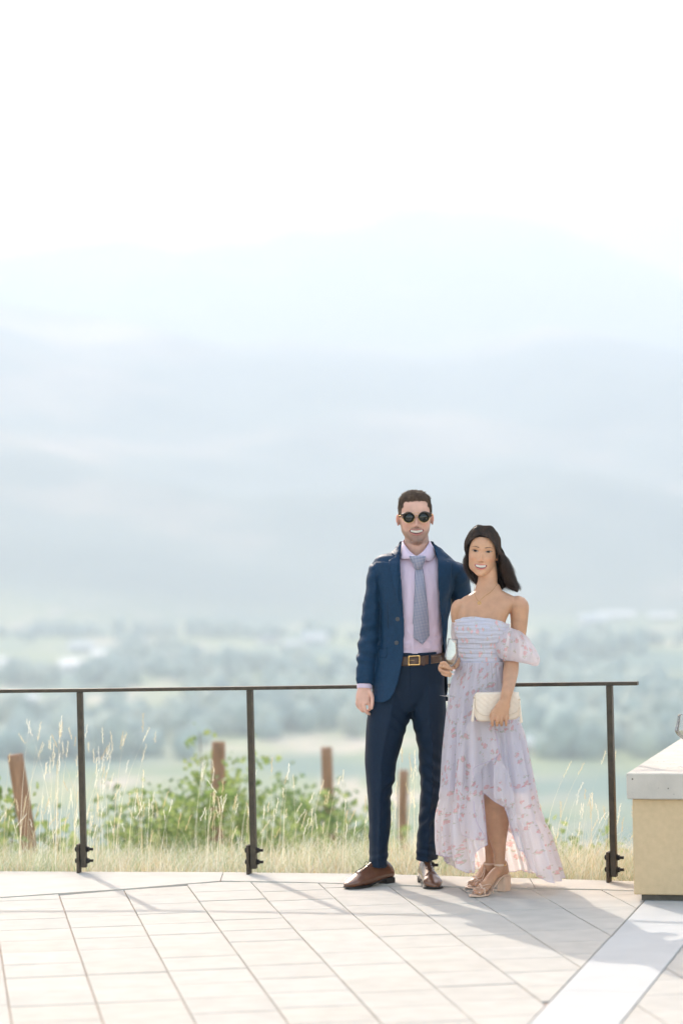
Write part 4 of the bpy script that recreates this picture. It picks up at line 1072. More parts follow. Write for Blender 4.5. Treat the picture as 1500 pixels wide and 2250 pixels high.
# ---- shirt
sp = [limb([pl(900, 1475, .0, 66, .112), pl(905, 1440, .0, 64, .110), pl(908, 1400, -.005, 63, .112), pl(911, 1340, -.012, 66, .120), pl(914, 1290, -.012, 70, .116), pl(915, 1258, .0, 70, .10), pl(915, 1236, .01, 60, .082), pl(915, 1222, .018, 44, .070), pl(915, 1210, .022, 35, .067)], n=48, sub=8, round_ends=False)]
sme = remesh(sp, .004, 3)
cloth_noise(sme, .0050, 16, stretch=(1.4, 1, .6)); cloth_noise(sme, .006, 22, stretch=(.9, 1, 1.6), mask=lambda c: smooth((M_(0, 1370).z - c[2]) / .12))
co = co_np(sme); pxs = px_of(co); cut(sme, (pxs[:, 1] < 1452) & ~(in_poly(pxs, [(880, 1150), (884, 1192), (900, 1212), (914, 1222), (930, 1212), (943, 1190), (948, 1150)]) & (co[:, 1] < YM + .08)))
sme = apply_mods(sme, [('SOLIDIFY', dict(thickness=.002, offset=-1.0))])
shirt = link('shirt', sme, M_shirt, man)
# placket line and collar wings
sb = BVHTree.FromPolygons([v.co + man_base for v in sme.vertices], [tuple(p.vertices) for p in sme.polygons])
def dr(poly_px, bvh, off, thick=.002, step=.012, Y=YM, sm=0): return drape([(W(a, b, Y).x, W(a, b, Y).z) for a, b in poly_px], bvh, YM - .1, off, step=step, thick=thick, smooth_iter=sm)
link('placket', dr([(905, 1215), (914, 1215), (908, 1455), (899, 1455)], sb, .0025, .0012), M_shirt, shirt)
def collar_wing(pts):
    """pts: (px, py, dy) quad-ish outline, flat folded collar leaf"""
    P = [M_(a, b, d) for a, b, d in pts]; bm = bmesh.new(); f = bm.faces.new([bm.verts.new(p) for p in P]); bmesh.ops.triangulate(bm, faces=[f]); me = bm_mesh(bm)
    return apply_mods(me, [('SOLIDIFY', dict(thickness=.003, offset=0)), ('BEVEL', dict(width=.0012, segments=2))])
def strip(colA, colB, name, m, parent, thick=.003, n=10):
    A_, B_ = catmull(colA, n), catmull(colB, n); k = len(A_); V = [Vector(p) for p in A_] + [Vector(a).lerp(Vector(b), .5) + Vector((0, -.002, 0)) for a, b in zip(A_, B_)] + [Vector(p) for p in B_]
    Fc = [(r * k + i, r * k + i + 1, (r + 1) * k + i + 1, (r + 1) * k + i) for r in range(2) for i in range(k - 1)]
    return link(name, apply_mods(mesh_from(V, Fc), [('SOLIDIFY', dict(thickness=thick, offset=0))]), m, parent)
def c3(*a): return [tuple(M_(x_, y_, d_)) for x_, y_, d_ in a]
# left leaf (picture left): stand line from the back round to the throat; lower edge to the collar point
strip(c3((884, 1189, .03), (888, 1196, -.03), (900, 1211, -.075), (914, 1223, -.098)), c3((877, 1206, .03), (878, 1224, -.045), (886, 1228, -.085), (911, 1227, -.108)), 'collar', M_shirt, shirt)
strip(c3((943, 1187, .03), (941, 1194, -.03), (931, 1209, -.075), (915, 1223, -.098)), c3((951, 1204, .03), (957, 1212, -.03), (945.5, 1232, -.085), (917, 1226, -.108)), 'collar', M_shirt, shirt)
strip(c3((884, 1190, .03), (892, 1183, .075), (914, 1181, .095), (936, 1183, .075), (943, 1190, .03)), c3((877, 1210, .03), (888, 1208, .085), (914, 1206, .105), (940, 1208, .085), (951, 1208, .03)), 'collar', M_shirt, shirt)
# shirt cuff at the relaxed hand
cf = limb([pl(802, 1490, -.022, 15.5, .029), pl(801, 1503, -.028, 16.5, .031), pl(800.5, 1513, -.032, 16.8, .031)], n=24, round_ends=False)
link('cuff', mesh_from(cf[0], cf[1]), M_shirt, shirt)
# ---- tie
def mat_tie():
    m = bpy.data.materials.new('woven_silk_tie'); m.use_nodes = True; N, L = m.node_tree.nodes, m.node_tree.links; b = N['Principled BSDF']; b.inputs['Roughness'].default_value = .45; b.inputs['Sheen Weight'].default_value = .3
    tc = N.new('ShaderNodeTexCoord'); mp_ = N.new('ShaderNodeMapping'); mp_.inputs['Rotation'].default_value = (0, math.radians(38), 0); mp_.inputs['Scale'].default_value = (1, 0.01, 1); L.new(tc.outputs['Object'], mp_.inputs[0])
    w1 = N.new('ShaderNodeTexChecker'); w1.inputs['Scale'].default_value = 210; L.new(mp_.outputs[0], w1.inputs[0]); w1.inputs[1].default_value = (.55, .52, .58, 1); w1.inputs[2].default_value = (.015, .045, .16, 1)
    wv = N.new('ShaderNodeTexWave'); wv.inputs['Scale'].default_value = 45; wv.bands_direction = 'X'; L.new(mp_.outputs[0], wv.inputs[0])
    mx = N.new('ShaderNodeMix'); mx.data_type = 'RGBA'; mx.inputs[0].default_value = .3; L.new(w1.outputs[0], mx.inputs[6]); L.new(wv.outputs[0], mx.inputs[7]); mx.blend_type = 'MULTIPLY'
    L.new(mx.outputs[2], b.inputs['Base Color']); return m
M_tie = mat_tie()
tie_me = dr([(910, 1246), (927, 1247), (932, 1285), (938, 1340), (941.5, 1395), (926, 1414), (906, 1399), (906, 1370), (904, 1368), (908, 1300)], sb, lambda x_, z_: .012 + .006 * math.cos((x_ - M_(922, 1300).x) * 60), .004, sm=2)
tie = link('tie', tie_me, M_tie, man)
kn = remesh([loft([[M_(cx + hw * math.cos(t), cy + 2 * math.sin(t) * .3, -.115 - dd * math.sin(t) * 1.0) for t in [2 * math.pi * k / 24 for k in range(24)]] for cx, cy, hw, dd in ((916, 1221, 18, .010), (917, 1224, 18.5, .017), (918, 1234, 15, .020), (919, 1243, 10.5, .018), (919, 1250, 9.5, .010))])], .002, 2)
link('knot', kn, M_tie, tie)
# ---- trousers
tp = []
tp.append(limb([pl(903, 1561, .0, 34, .075), pl(896, 1545, .0, 70, .092), pl(897, 1515, .0, 80, .108), pl(902, 1480, .0, 75, .112), pl(905, 1445, .0, 68, .112), pl(906, 1433, .0, 67, .115)], n=40, round_ends=False))
def leg(rows):
    """rows: py, left px, right px, dy, half depth; a pressed crease in front"""
    R = []
    for py, xl, xr, dy, hd in catmull(rows, 6):
        c = M_((xl + xr) / 2, py, dy); hw = (xr - xl) / 2 * SM; ring = []
        for k in range(36):
            t = 2 * math.pi * k / 36; e = .014 * math.exp(-((t - 1.5 * math.pi) / .16) ** 2); yy = math.sin(t) * hd - e; ring.append(Vector((c.x + math.cos(t) * hw, c.y + yy, c.z)))
        R.append(ring)
    return loft(R)
tp.append(leg([(1903, 811, 851, -.005, .082), (1855, 810, 853, -.002, .082), (1803, 809, 858, 0, .084), (1747, 807, 859, 0, .088), (1709, 804, 868, 0, .090), (1678, 801, 870.5, 0, .094), (1647, 801.5, 879, 0, .100), (1600, 804, 893, 0, .108), (1570, 808, 903, 0, .106), (1530, 814, 906, 0, .100), (1490, 830, 900, 0, .085)]))
tp.append(leg([(1888, 912, 962, .012, .082), (1837, 916, 962, .012, .082), (1790, 919, 964, .01, .084), (1750, 922, 968, .008, .088), (1726, 923, 972, .005, .090), (1681, 920, 974, 0, .095), (1647, 919, 976, 0, .100), (1619, 913, 978, 0, .106), (1574, 903, 980, 0, .106), (1530, 900, 979, 0, .100), (1490, 904, 970, 0, .085)]))
tme = remesh(tp, .0045, 2)
def tro_mask(c): return 1.0
co = co_np(tme); nr = nrm_np(tme); pxs = px_of(co)
kz = np.zeros(len(co))
for (cx, cy, sx_, sy_, amp, ang, fr) in ((860, 1735, 22, 40, .0035, .5, .30), (945, 1700, 26, 60, .0050, -.6, .26), (940, 1800, 26, 45, .0045, .8, .28), (930, 1600, 26, 30, .003, .9, .3), (835, 1880, 24, 18, .0030, .2, .35), (938, 1872, 26, 18, .0045, -.2, .35), (880, 1590, 30, 26, .003, -.8, .3)):
    dx, dy = pxs[:, 0] - cx, pxs[:, 1] - cy; kz += amp * np.exp(-(dx / sx_) ** 2 - (dy / sy_) ** 2) * np.sin((dx * math.sin(ang) + dy * math.cos(ang)) * fr)
set_co(tme, co + nr * kz[:, None]); cloth_noise(tme, .003, 9, stretch=(1.5, 1.5, .6)); creases(tme, .0032, 7, (1.6, 1.2, 1.5), lambda c: smooth((M_(0, 1700).z - c[2]) / .10) * .8 + .35 * smooth((c[2] - M_(0, 1640).z) / .1) * smooth((M_(0, 1540).z - c[2]) / .1))
# turn-up edge at the bottom: open hems
trou = link('trousers', tme, M_navyd, man)
tb = BVHTree.FromPolygons([v.co + man_base for v in tme.vertices], [tuple(p.vertices) for p in tme.polygons])
link('waistband', dr([(880, 1434), (980, 1430), (980, 1437), (880, 1441)], tb, .002, .0015), M_navyd, trou)
link('fly', dr([(898, 1462), (902, 1462), (902, 1530), (898, 1528)], tb, .0008, .0008), M_navyd, trou)
# ---- belt
M_belt = mat('brown_leather_belt', (.085, .040, .022), rough=.4, spec=.5, var=.25, vscale=60, bump=.0005, bscale=200); M_belts = mat('tan_stitching', (.30, .19, .09), rough=.7, var=.1, vscale=90)
belt = link('belt', dr([(878, 1441), (905, 1440), (940, 1438), (975, 1433.5), (975, 1451), (940, 1456.5), (905, 1461), (878, 1461)], tb, .006, .004), M_belt, man)
bb_ = BVHTree.FromPolygons([v.co + man_base for v in belt.data.vertices], [tuple(p.vertices) for p in belt.data.polygons])
link('belt_strap', dr([(898, 1443), (931, 1441.5), (931, 1458), (898, 1460)], tb, .0095, .0025), M_belt, belt)
link('belt_tip', dr([(945, 1440), (967, 1438.5), (970, 1446), (967, 1453), (945, 1456)], tb, .0095, .0025), M_belt, belt)
for a, b in ((945, 1440.8), (945, 1455.0)): link('stitching', dr([(a, b), (967, b - 1.8), (967, b - 1.2), (a, b + .7)], tb, .0102, .0006), M_belts, belt)
link('belt_loop', dr([(940, 1436), (944.5, 1436), (944.5, 1459), (940, 1459)], tb, .011, .0015), M_navyd, belt)
link('keeper', dr([(927, 1439.5), (931, 1439.5), (931, 1459.5), (927, 1459.5)], tb, .0125, .0015), M_belt, belt)
def frame_px(x0, y0, x1, y1, t, dy, d=.0025):
    P = [M_(x0, y0, dy), M_(x1, y0 - 1.2, dy), M_(x1, y1 - 1.0, dy), M_(x0, y1, dy)]; Q = P + [P[0]]; out = []
    for a, b in zip(Q, Q[1:]):
        u = (b - a).normalized() * (t * .5); v = u.cross(Vector((0, 1, 0))).normalized() * t * .5; out.append(obox((a + b) / 2, (b - a) / 2 + u, v, Vector((0, d, 0))))
    return out
by = (bb_.ray_cast(M_(905, 1450, -1), Vector((0, 1, 0)))[0] or M_(905, 1450, -.13)).y - YM
fb = frame_px(897.5, 1442, 921, 1461, .0045, by - .008); fb.append(obox(M_(905, 1451, by - .0105), Vector((.010, 0, 0)), Vector((0, 0, .0012)), Vector((0, .001, 0))))
link('buckle', remesh(fb, .0012, 1), M_gold, belt)
# ---- jacket
jp = []
def jring(py, xl, xr, dy, hd, e=2.3): p = pl((xl + xr) / 2, py, dy, (xr - xl) / 2, hd); return p
jt = [(1548, 815, 984, -.006, .142), (1520, 820, 984, -.006, .142), (1480, 823, 982, -.004, .138), (1440, 829, 981, -.002, .132), (1400, 834, 981, -.005, .128), (1350, 835, 986, -.012, .136), (1300, 828, 994, -.014, .140), (1268, 822, 1003, -.008, .132), (1252, 817, 1012, .000, .120), (1240, 819, 1011, .005, .106), (1231, 827, 1004, .010, .090), (1222, 842, 990, .014, .080), (1213, 856, 976, .018, .075), (1205, 866, 965, .021, .073), (1198, 874, 957, .024, .072)]
jp.append(limb([jring(*r) for r in jt], n=56, sub=8, round_ends=False, expo=2.15))
# sleeve on the photo's left
jp.append(limb([pl(838, 1250, .005, 24, .075), pl(823, 1268, .005, 18, .073), pl(819, 1310, .004, 18.5, .068), pl(815.5, 1350, .008, 20, .062), pl(811.5, 1400, .010, 22.5, .058), pl(808, 1440, .004, 23.5, .054), pl(804, 1475, -.012, 20.5, .047), pl(801.5, 1504, -.024, 17.6, .041)], n=40, sub=8, round_ends=False))
jp.append(limb([pl(816, 1262, .005, 8, .05), pl(822, 1250, .005, 13, .065), pl(838, 1243, .008, 15, .07)], n=24))
# sleeve behind the woman
jp.append(limb([pl(985, 1262, .01, 24, .09), pl(1000, 1255, .015, 22, .082), pl(1008, 1267, .025, 23, .080), pl(1010, 1300, .055, 25, .074), pl(1016, 1345, .09, 22, .062), pl(1034, 1392, .05, 17, .048), pl(1048, 1422, -.02, 14, .040)], n=40, sub=8, round_ends=False))
jme = remesh(jp, .0042, 3)
co = co_np(jme); nr = nrm_np(jme); pxs = px_of(co); kz = np.zeros(len(co))
slv = (pxs[:, 0] < 838)
for (cx, cy, sx_, sy_, amp, ang, fr) in ((805, 1400, 30, 40, .0045, .35, .22), (800, 1445, 26, 24, .0055, -.3, .26), (806, 1350, 24, 26, .0035, .6, .22), (820, 1290, 20, 30, .003, .7, .2), (858, 1400, 26, 60, .0030, 1.2, .16), (985, 1330, 26, 40, .004, .9, .2), (1015, 1270, 20, 30, .004, .6, .22), (850, 1500, 30, 30, .0025, 1.3, .14)):
    dx, dy = pxs[:, 0] - cx, pxs[:, 1] - cy; kz += amp * np.exp(-(dx / sx_) ** 2 - (dy / sy_) ** 2) * np.sin((dx * math.sin(ang) + dy * math.cos(ang)) * fr)
# armhole seam groove
sx0 = np.interp(pxs[:, 1], [1225, 1240, 1268, 1311, 1354, 1400], [812, 818, 827.5, 831.5, 836.7, 838]); kz -= .004 * np.exp(-((pxs[:, 0] - sx0) / 1.8) ** 2) * (pxs[:, 1] < 1440) * (pxs[:, 1] > 1232) * (nr[:, 1] < 0)
set_co(jme, co + nr * kz[:, None]); cloth_noise(jme, .0030, 8, stretch=(1.3, 1.3, .8)); sl_x = M_(836, 1350).x; creases(jme, .0040, 9, (1.2, 1.0, 1.7), lambda c: (1.0 if c[0] < sl_x else .22) * smooth((M_(0, 1300).z - c[2]) / .1))
co = co_np(jme); pxs = px_of(co)
opening = [(884, 1150), (881, 1194), (879, 1227), (881.5, 1274), (884, 1318), (887, 1362), (888, 1380), (886.5, 1436), (883, 1458), (880, 1476), (874.5, 1499), (866, 1523), (856, 1538), (842, 1544), (820, 1543), (790, 1545), (790, 1600), (1000, 1600), (986, 1460), (976, 1425), (970.5, 1377), (965, 1318), (962, 1274), (960, 1227), (950, 1194), (946, 1150)]
front = co[:, 1] < YM + .005
keep = ~(in_poly(pxs, opening) & front) & ~((pxs[:, 1] > 1541) & (pxs[:, 0] > 700) & ~front) & ~((pxs[:, 1] > 1543.5) & (pxs[:, 0] < 880)) & ~((pxs[:, 1] < 1199) & (pxs[:, 0] > 870) & (pxs[:, 0] < 962) & (np.abs(co[:, 1] - YM - .02) < .06))
keep &= ~((pxs[:, 1] > 1502.5) & (pxs[:, 0] < 822) & (pxs[:, 0] > 780) & (co[:, 1] < YM + .03) & (np.abs(pxs[:, 0] - 801.5) < 13))
cut(jme, keep)
jme = apply_mods(jme, [('SOLIDIFY', dict(thickness=.0035, offset=-1.0))])
jack = link('jacket', jme, M_navy, man)
jb = BVHTree.FromPolygons([v.co + man_base for v in jme.vertices], [tuple(p.vertices) for p in jme.polygons])
lp1 = [(880, 1193), (878, 1227), (881, 1274), (884, 1318), (887.5, 1366), (880, 1345), (868, 1307), (857, 1268), (853.5, 1248), (852.7, 1231), (868, 1222), (858.5, 1215.5), (864, 1208)]
lp2 = [(950, 1193), (960, 1227), (962.5, 1274), (965, 1318), (970, 1374), (979, 1340), (986, 1300), (989.5, 1262), (989, 1235.5), (974, 1228), (983.5, 1221.5), (968, 1205)]
link('lapel', dr(lp1, jb, .009, .004, step=.009, sm=1), M_navy, jack); link('lapel', dr(lp2, jb, .009, .004, step=.009, sm=1), M_navy, jack)
link('pocket_flap', dr([(832, 1424), (849, 1423), (848.5, 1437), (845, 1444), (830, 1442)], jb, .004, .0025), M_navy, jack)
link('pocket_welt', dr([(831, 1421.5), (849.5, 1420), (849.5, 1422.6), (831, 1424)], jb, .0035, .0012), M_navy, jack)
link('dart', dr([(849, 1322), (850, 1322), (852.5, 1378), (851.3, 1378)], jb, .0006, .0006), M_navyd, jack)
link('breast_pocket', dr([(966, 1306), (985, 1300), (985, 1306), (966, 1312)], jb, .003, .002), M_navy, jack)
link('collar', mesh_from(*loft([[M_(a, b, d) for a, b, d in r] for r in [[(872 - 6 * k, 1205 + 8 * k, .0 + .012 * k), (878 - 7 * k, 1190 + 12 * k, .06 + .015 * k), (914, 1183 + 16 * k, .085 + .02 * k), (951 + 8 * k, 1190 + 12 * k, .06 + .015 * k), (957 + 6 * k, 1204 + 8 * k, .0 + .012 * k)] for k in (0, .5, 1, 1.6)]], closed=False)), M_navy, jack)
M_btn = mat('dark_horn_button', (.03, .035, .045), rough=.3, spec=.6, var=.3, vscale=150)
for bx, by_ in ((882.5, 1374), (880, 1430.5)):
    h = jb.ray_cast(M_(bx, by_, -1), Vector((0, 1, 0)))[0] or M_(bx, by_, -.13)
    V_, F_ = lathe([(.0001, .0045), (.006, .0042), (.0092, .0045), (.0102, .003), (.0102, .0005), (.0001, 0)], h + Vector((0, 0, 0)), n=20, up=Vector((0, -1, 0))); link('button', mesh_from(V_, F_), M_btn, jack)
# ---- shoes
M_shoe = mat('polished_brown_leather', (.15, .060, .028), rough=.22, spec=.6, coat=.5, var=.35, vscale=25, vcol=(.045, .018, .012)); M_sole = mat('black_sole', (.012, .011, .010), rough=.6, var=.2, vscale=60); M_lace = mat('dark_lace', (.02, .012, .01), rough=.8, var=.2, vscale=90)
def dress_shoe(heel, toe, label=None):
    a, b = G(*heel), G(*toe); d = (b - a); L_ = .300; d.z = 0; d.normalize(); s = Vector((d.y, -d.x, 0)); o = b - d * L_; o.z = 0
    root = empty('shoe', o, None, None); root.parent = man; root.location = o - man_base
    T = [  # t along, half width, top z, bottom z, side shift
        (0.0, .019, .062, .024), (.012, .026, .088, .023), (.05, .0315, .112, .020), (.10, .0325, .118, .010), (.135, .034, .110, .004), (.175, .037, .088, .003), (.22, .040, .072, .003), (.235, .043, .060, .003), (.255, .0445, .050, .003), (.27, .040, .042, .003), (.29, .030, .033, .003), (.305, .018, .025, .004), (.312, .006, .018, .006)]
    R = []; Tn = catmull([(t * L_ / .312, w, zt, zb) for t, w, zt, zb in T], 5)
    for t, w, zt, zb in Tn:
        ring = []
        for k in range(28):
            th = 2 * math.pi * k / 28; cs, sn = math.cos(th), math.sin(th); narrow = 1 - .30 * max(0, sn) * smooth((zt - .045) / .05)
            zc = zb + .012 + (zt - zb) * .25; z_ = zc + (zt - zc) * sn if sn > 0 else zc + (zc - zb) * sn
            csx = cs if sn > 0 else math.copysign(abs(cs) ** .5, cs); ring.append(o + d * t + s * (w * csx * narrow) + Vector((0, 0, z_ + .003)))
        R.append(ring)
    link('upper', remesh([loft(R)], .0025, 1), M_shoe, root)
    # sole with separate heel block
    def slab(ts, z0, z1, ex):
        pts = [(t, w + ex) for t, w, _, _ in Tn if ts[0] <= t <= ts[1]]; n = len(pts); loop = [o + d * t + s * w for t, w in pts] + [o + d * t - s * w for t, w in reversed(pts)]
        V_ = [p + Vector((0, 0, z0)) for p in loop] + [p + Vector((0, 0, z1)) for p in loop]; m_ = len(loop)
        F_ = [tuple(range(m_))[::-1], tuple(range(m_, 2 * m_))] + [(i, (i + 1) % m_, (i + 1) % m_ + m_, i + m_) for i in range(m_)]; return mesh_from(V_, F_)
    sole = slab((0.01, .30), .011, .0165, .003); co_ = co_np(sole)
    # waist of the sole lifts over the heel
    tl = (co_ - np.array(o)) @ np.array(d); lift = np.interp(tl, [0, .07, .11, .18, .26, .31], [.014, .014, .010, -.009, -.009, -.003]); co_[:, 2] += lift; set_co(sole, co_)
    link('sole', sole, M_sole, root, smooth=False); link('heel', slab((0.0, .075), .001, .026, .002), M_sole, root, smooth=False)
    for k in range(4):
        t = .165 + k * .017; zt = float(np.interp(t, [q_[0] for q_ in Tn], [q_[2] for q_ in Tn])) + .0075
        link('lace', mesh_from(*tube([tuple(o + d * t + s * u + Vector((0, 0, zt - abs(u) * .45 + .001))) for u in (-.017, -.008, 0, .008, .017)], .0016, n=6)), M_lace, root)
    for u in (-1, 1):
        P = [tuple(o + d * (.150) + s * (u * a_) + Vector((0, 0, z_))) for a_, z_ in ((0, .104), (.010, .112), (.022, .107), (.028, .094), (.018, .092), (.004, .100))]; link('lace', mesh_from(*tube(P, .0014, n=6)), M_lace, root)
    return root
dress_shoe((858, 1940), (758, 1954)); dress_shoe((924, 1934), (956, 1955))

# ================================================================ THE WOMAN
random.seed(33)
YW = 12.0; SW = YW / F_PX
def N_(px, py, dy=0.0): return W(px, py, YW + dy)
def wl_(px, py, dy, hw, hd): p = N_(px, py, dy); return (p.x, p.y, p.z, hw * SW, hd)
wbase = Vector((N_(1075, 1900).x, YW, 0))
WSC = (1267 - 1161) * SW / .235
ch = N_(1060.5, 1267)
headw = Head('w', headM(Vector((ch.x - .010, YW - .055 + .085, ch.z)), yaw=math.radians(-5), pitch=math.radians(3), roll=math.radians(5.5)), WSC)
parts = [headw.mesh(), headw.ear(-1), headw.ear(1)]
parts.append(limb([wl_(1066, 1318, .015, 30, .050), wl_(1068, 1296, .016, 25, .046), wl_(1070, 1280, .022, 22, .044), wl_(1071, 1262, .030, 20.5, .044), wl_(1070, 1238, .040, 19, .048)], n=32))
parts.append(limb([wl_(1062, 1560, .01, 60, .084), wl_(1060, 1520, .01, 57, .084), wl_(1057, 1480, .0, 50, .088), wl_(1056, 1450, .0, 44, .078), wl_(1055, 1415, -.004, 46, .082), wl_(1056, 1388, -.010, 50, .092), wl_(1058, 1362, -.004, 54, .084), wl_(1065, 1338, .0, 60, .070), wl_(1073, 1322, .008, 66, .056), wl_(1073, 1312, .009, 57, .047), wl_(1073, 1304, .010, 41, .043), wl_(1073, 1297, .011, 29, .042)], n=36, flat=True))
# her left arm (right in the photo)
parts.append(limb([wl_(1118, 1332, .012, 11, .032), wl_(1137, 1330, .012, 22, .046), wl_(1140, 1352, .012, 20, .043), wl_(1138, 1388, .014, 17.5, .039), wl_(1130, 1425, .014, 16.5, .037), wl_(1123.5, 1446, .0, 16, .037), wl_(1121.5, 1473, -.075, 16.8, .035), wl_(1117, 1504, -.158, 14, .030), wl_(1113, 1521, -.202, 12.3, .025), wl_(1109, 1539, -.212, 11.5, .020), wl_(1106, 1550, -.214, 14, .018)], n=26))
parts.append(limb([wl_(1107, 1545, -.213, 13, .018), wl_(1102, 1557, -.214, 16.5, .016), wl_(1098, 1569, -.212, 20, .015), wl_(1097, 1578, -.208, 20.5, .014)], n=20, expo=2.5))
wp = lambda a, b, c: tuple(N_(a, b, c))
for x0, r_ in ((1081, .0083), (1091, .0088), (1101, .0085), (1111, .0075)):
    parts.append(finger([wp(x0 + 2, 1570, -.218), wp(x0, 1584, -.222), wp(x0, 1593, -.204), wp(x0, 1592, -.172)], r_))
parts.append(finger([wp(1095, 1552, -.212), wp(1084, 1561, -.218), wp(1078, 1571, -.214), wp(1079, 1581, -.205)], .0088))
# her right arm (left in the photo), hand round the glass
parts.append(limb([wl_(1024, 1334, .012, 10, .030), wl_(1009, 1332, .016, 16, .042), wl_(1005, 1352, .025, 15.5, .041), wl_(1010, 1392, .065, 12.5, .036), wl_(1012, 1432, .075, 12, .034), wl_(1006, 1448, .03, 11.5, .032), wl_(995, 1461, -.05, 10.5, .028), wl_(984, 1468, -.09, 10, .022)], n=24, ref=(0, 1, 0)))
GY = -.150
parts.append(limb([wl_(986, 1468, -.085, 9, .020), wl_(978, 1468, -.105, 12, .026), wl_(972, 1467, -.135, 12, .022)], n=18, ref=(0, 1, .01)))
for (a, b, c_, d_, e_, f_, r_) in ((969, 1457, 977, 1456, 987, 1467, .0080), (967, 1465, 977, 1465, 995, 1472, .0082), (968, 1473, 978, 1476, 993, 1481, .0078), (971, 1480, 979, 1484, 989, 1486, .0066)):
    parts.append(finger([wp(a + 3, b, -.13), wp(a, b, -.150), wp(c_, d_, -.178), wp((c_ + e_) / 2, (d_ + f_) / 2, -.182), wp(e_, f_, -.172)], r_))
parts.append(finger([wp(977, 1458, -.10), wp(986, 1454, -.115), wp(996, 1459, -.125), wp(1001, 1465, -.135)], .0086))
# legs
parts.append(limb([wl_(1086, 1560, .01, 30, .075), wl_(1087, 1640, -.005, 29, .072), wl_(1088, 1705, -.02, 26, .062), wl_(1089, 1735, -.02, 25, .056), wl_(1089.5, 1768, -.015, 27.5, .056), wl_(1091.5, 1798, .0, 26.5, .058), wl_(1092, 1822, .005, 24, .054), wl_(1094, 1850, .005, 18, .044), wl_(1097, 1875, .0, 13, .034), wl_(1097, 1893, .0, 11.8, .031), wl_(1098, 1908, .0, 12, .032)], n=26))
parts.append(limb([wl_(1048, 1560, .05, 31, .085), wl_(1054, 1640, .10, 29, .076), wl_(1060, 1705, .12, 25, .062), wl_(1064, 1735, .125, 23, .056), wl_(1066, 1768, .13, 20, .052), wl_(1069, 1800, .14, 18, .052), wl_(1072, 1825, .145, 15, .046), wl_(1074, 1850, .145, 11.5, .038), wl_(1075, 1875, .145, 10, .031), wl_(1075, 1893, .145, 9.5, .029), wl_(1075, 1906, .145, 10, .030)], n=26))
def foot_frame(heel, toe):
    a, b = G(*heel), G(*toe); d = b - a; d.z = 0; L_ = d.length; d.normalize(); return a, d, Vector((d.y, -d.x, 0)), L_
feet = [foot_frame((1111, 1957), (1041, 1972)), foot_frame((1092, 1938), (1033, 1954))]
def bare_foot(fr, ank):
    o, d, s, L_ = fr; f = lambda t, z, u=0: o + d * (t * L_) + s * u + Vector((0, 0, z)); out = []
    out.append(limb([(*ank, .024, .029), (*f(.10, .118), .022, .029), (*f(.06, .098), .020, .026)], n=18, ref=tuple(d)))
    out.append(limb([(*f(.02, .090), .018, .017), (*f(.18, .096), .022, .026), (*f(.38, .082), .025, .024), (*f(.58, .052), .030, .017), (*f(.74, .032), .035, .0125), (*f(.84, .025), .034, .010)], n=20, ref=(0, 0, 1)))
    for k, (u, l, r_) in enumerate(((-.026, .20, .0105), (-.010, .215, .0078), (.004, .195, .0074), (.017, .165, .0070), (.029, .125, .0068))):
        t0 = .80 - .02 * k; out.append(finger([f(t0, .027, u * .95), f(t0 + l * .5, .027, u * 1.02), f(t0 + l * .85, .0185, u * 1.02)], r_))
    return out
SGN = -1
ankN, ankF = N_(1098, 1905, .0), N_(1076, 1903, .145)
parts += bare_foot(feet[0], ankN); parts += bare_foot(feet[1], ankF)
wme = remesh(parts, .0028, 1)
col, q, head = skin_colors(wme, headw, (.50, .275, .165), (.50, .15, .14), False)
def hair_region_w(x, y, z):
    ax = abs(x); hl = np.interp(y, [-.09, -.072, -.06, -.045, -.02, .03, .12], [.206, .201, .188, .150, .110, .070, .030]); return z > hl
hm = head & np.array([bool(hair_region_w(*p)) for p in q]) & ~((np.abs(q[:, 0]) > .0745) & (q[:, 2] < .14)); col[hm] = (.015, .011, .009)
# painted nails are parts of their own; head skin made lighter from the chin up
hf = np.clip((q[:, 2] + .01) / .02, 0, 1) * head * ~hm; col = col * (1 + .16 * hf)[:, None]; set_col(wme, np.clip(col, 0, .85))
wom = link('person', wme, M_skin_w, None, origin=wbase)
tag(wom, 'woman with long dark hair in a floral off-shoulder dress beside the man', 'person')
wb_ = BVHTree.FromPolygons([v.co + wbase for v in wme.vertices], [tuple(p.vertices) for p in wme.polygons])
teeth(headw, wom, M_teeth)
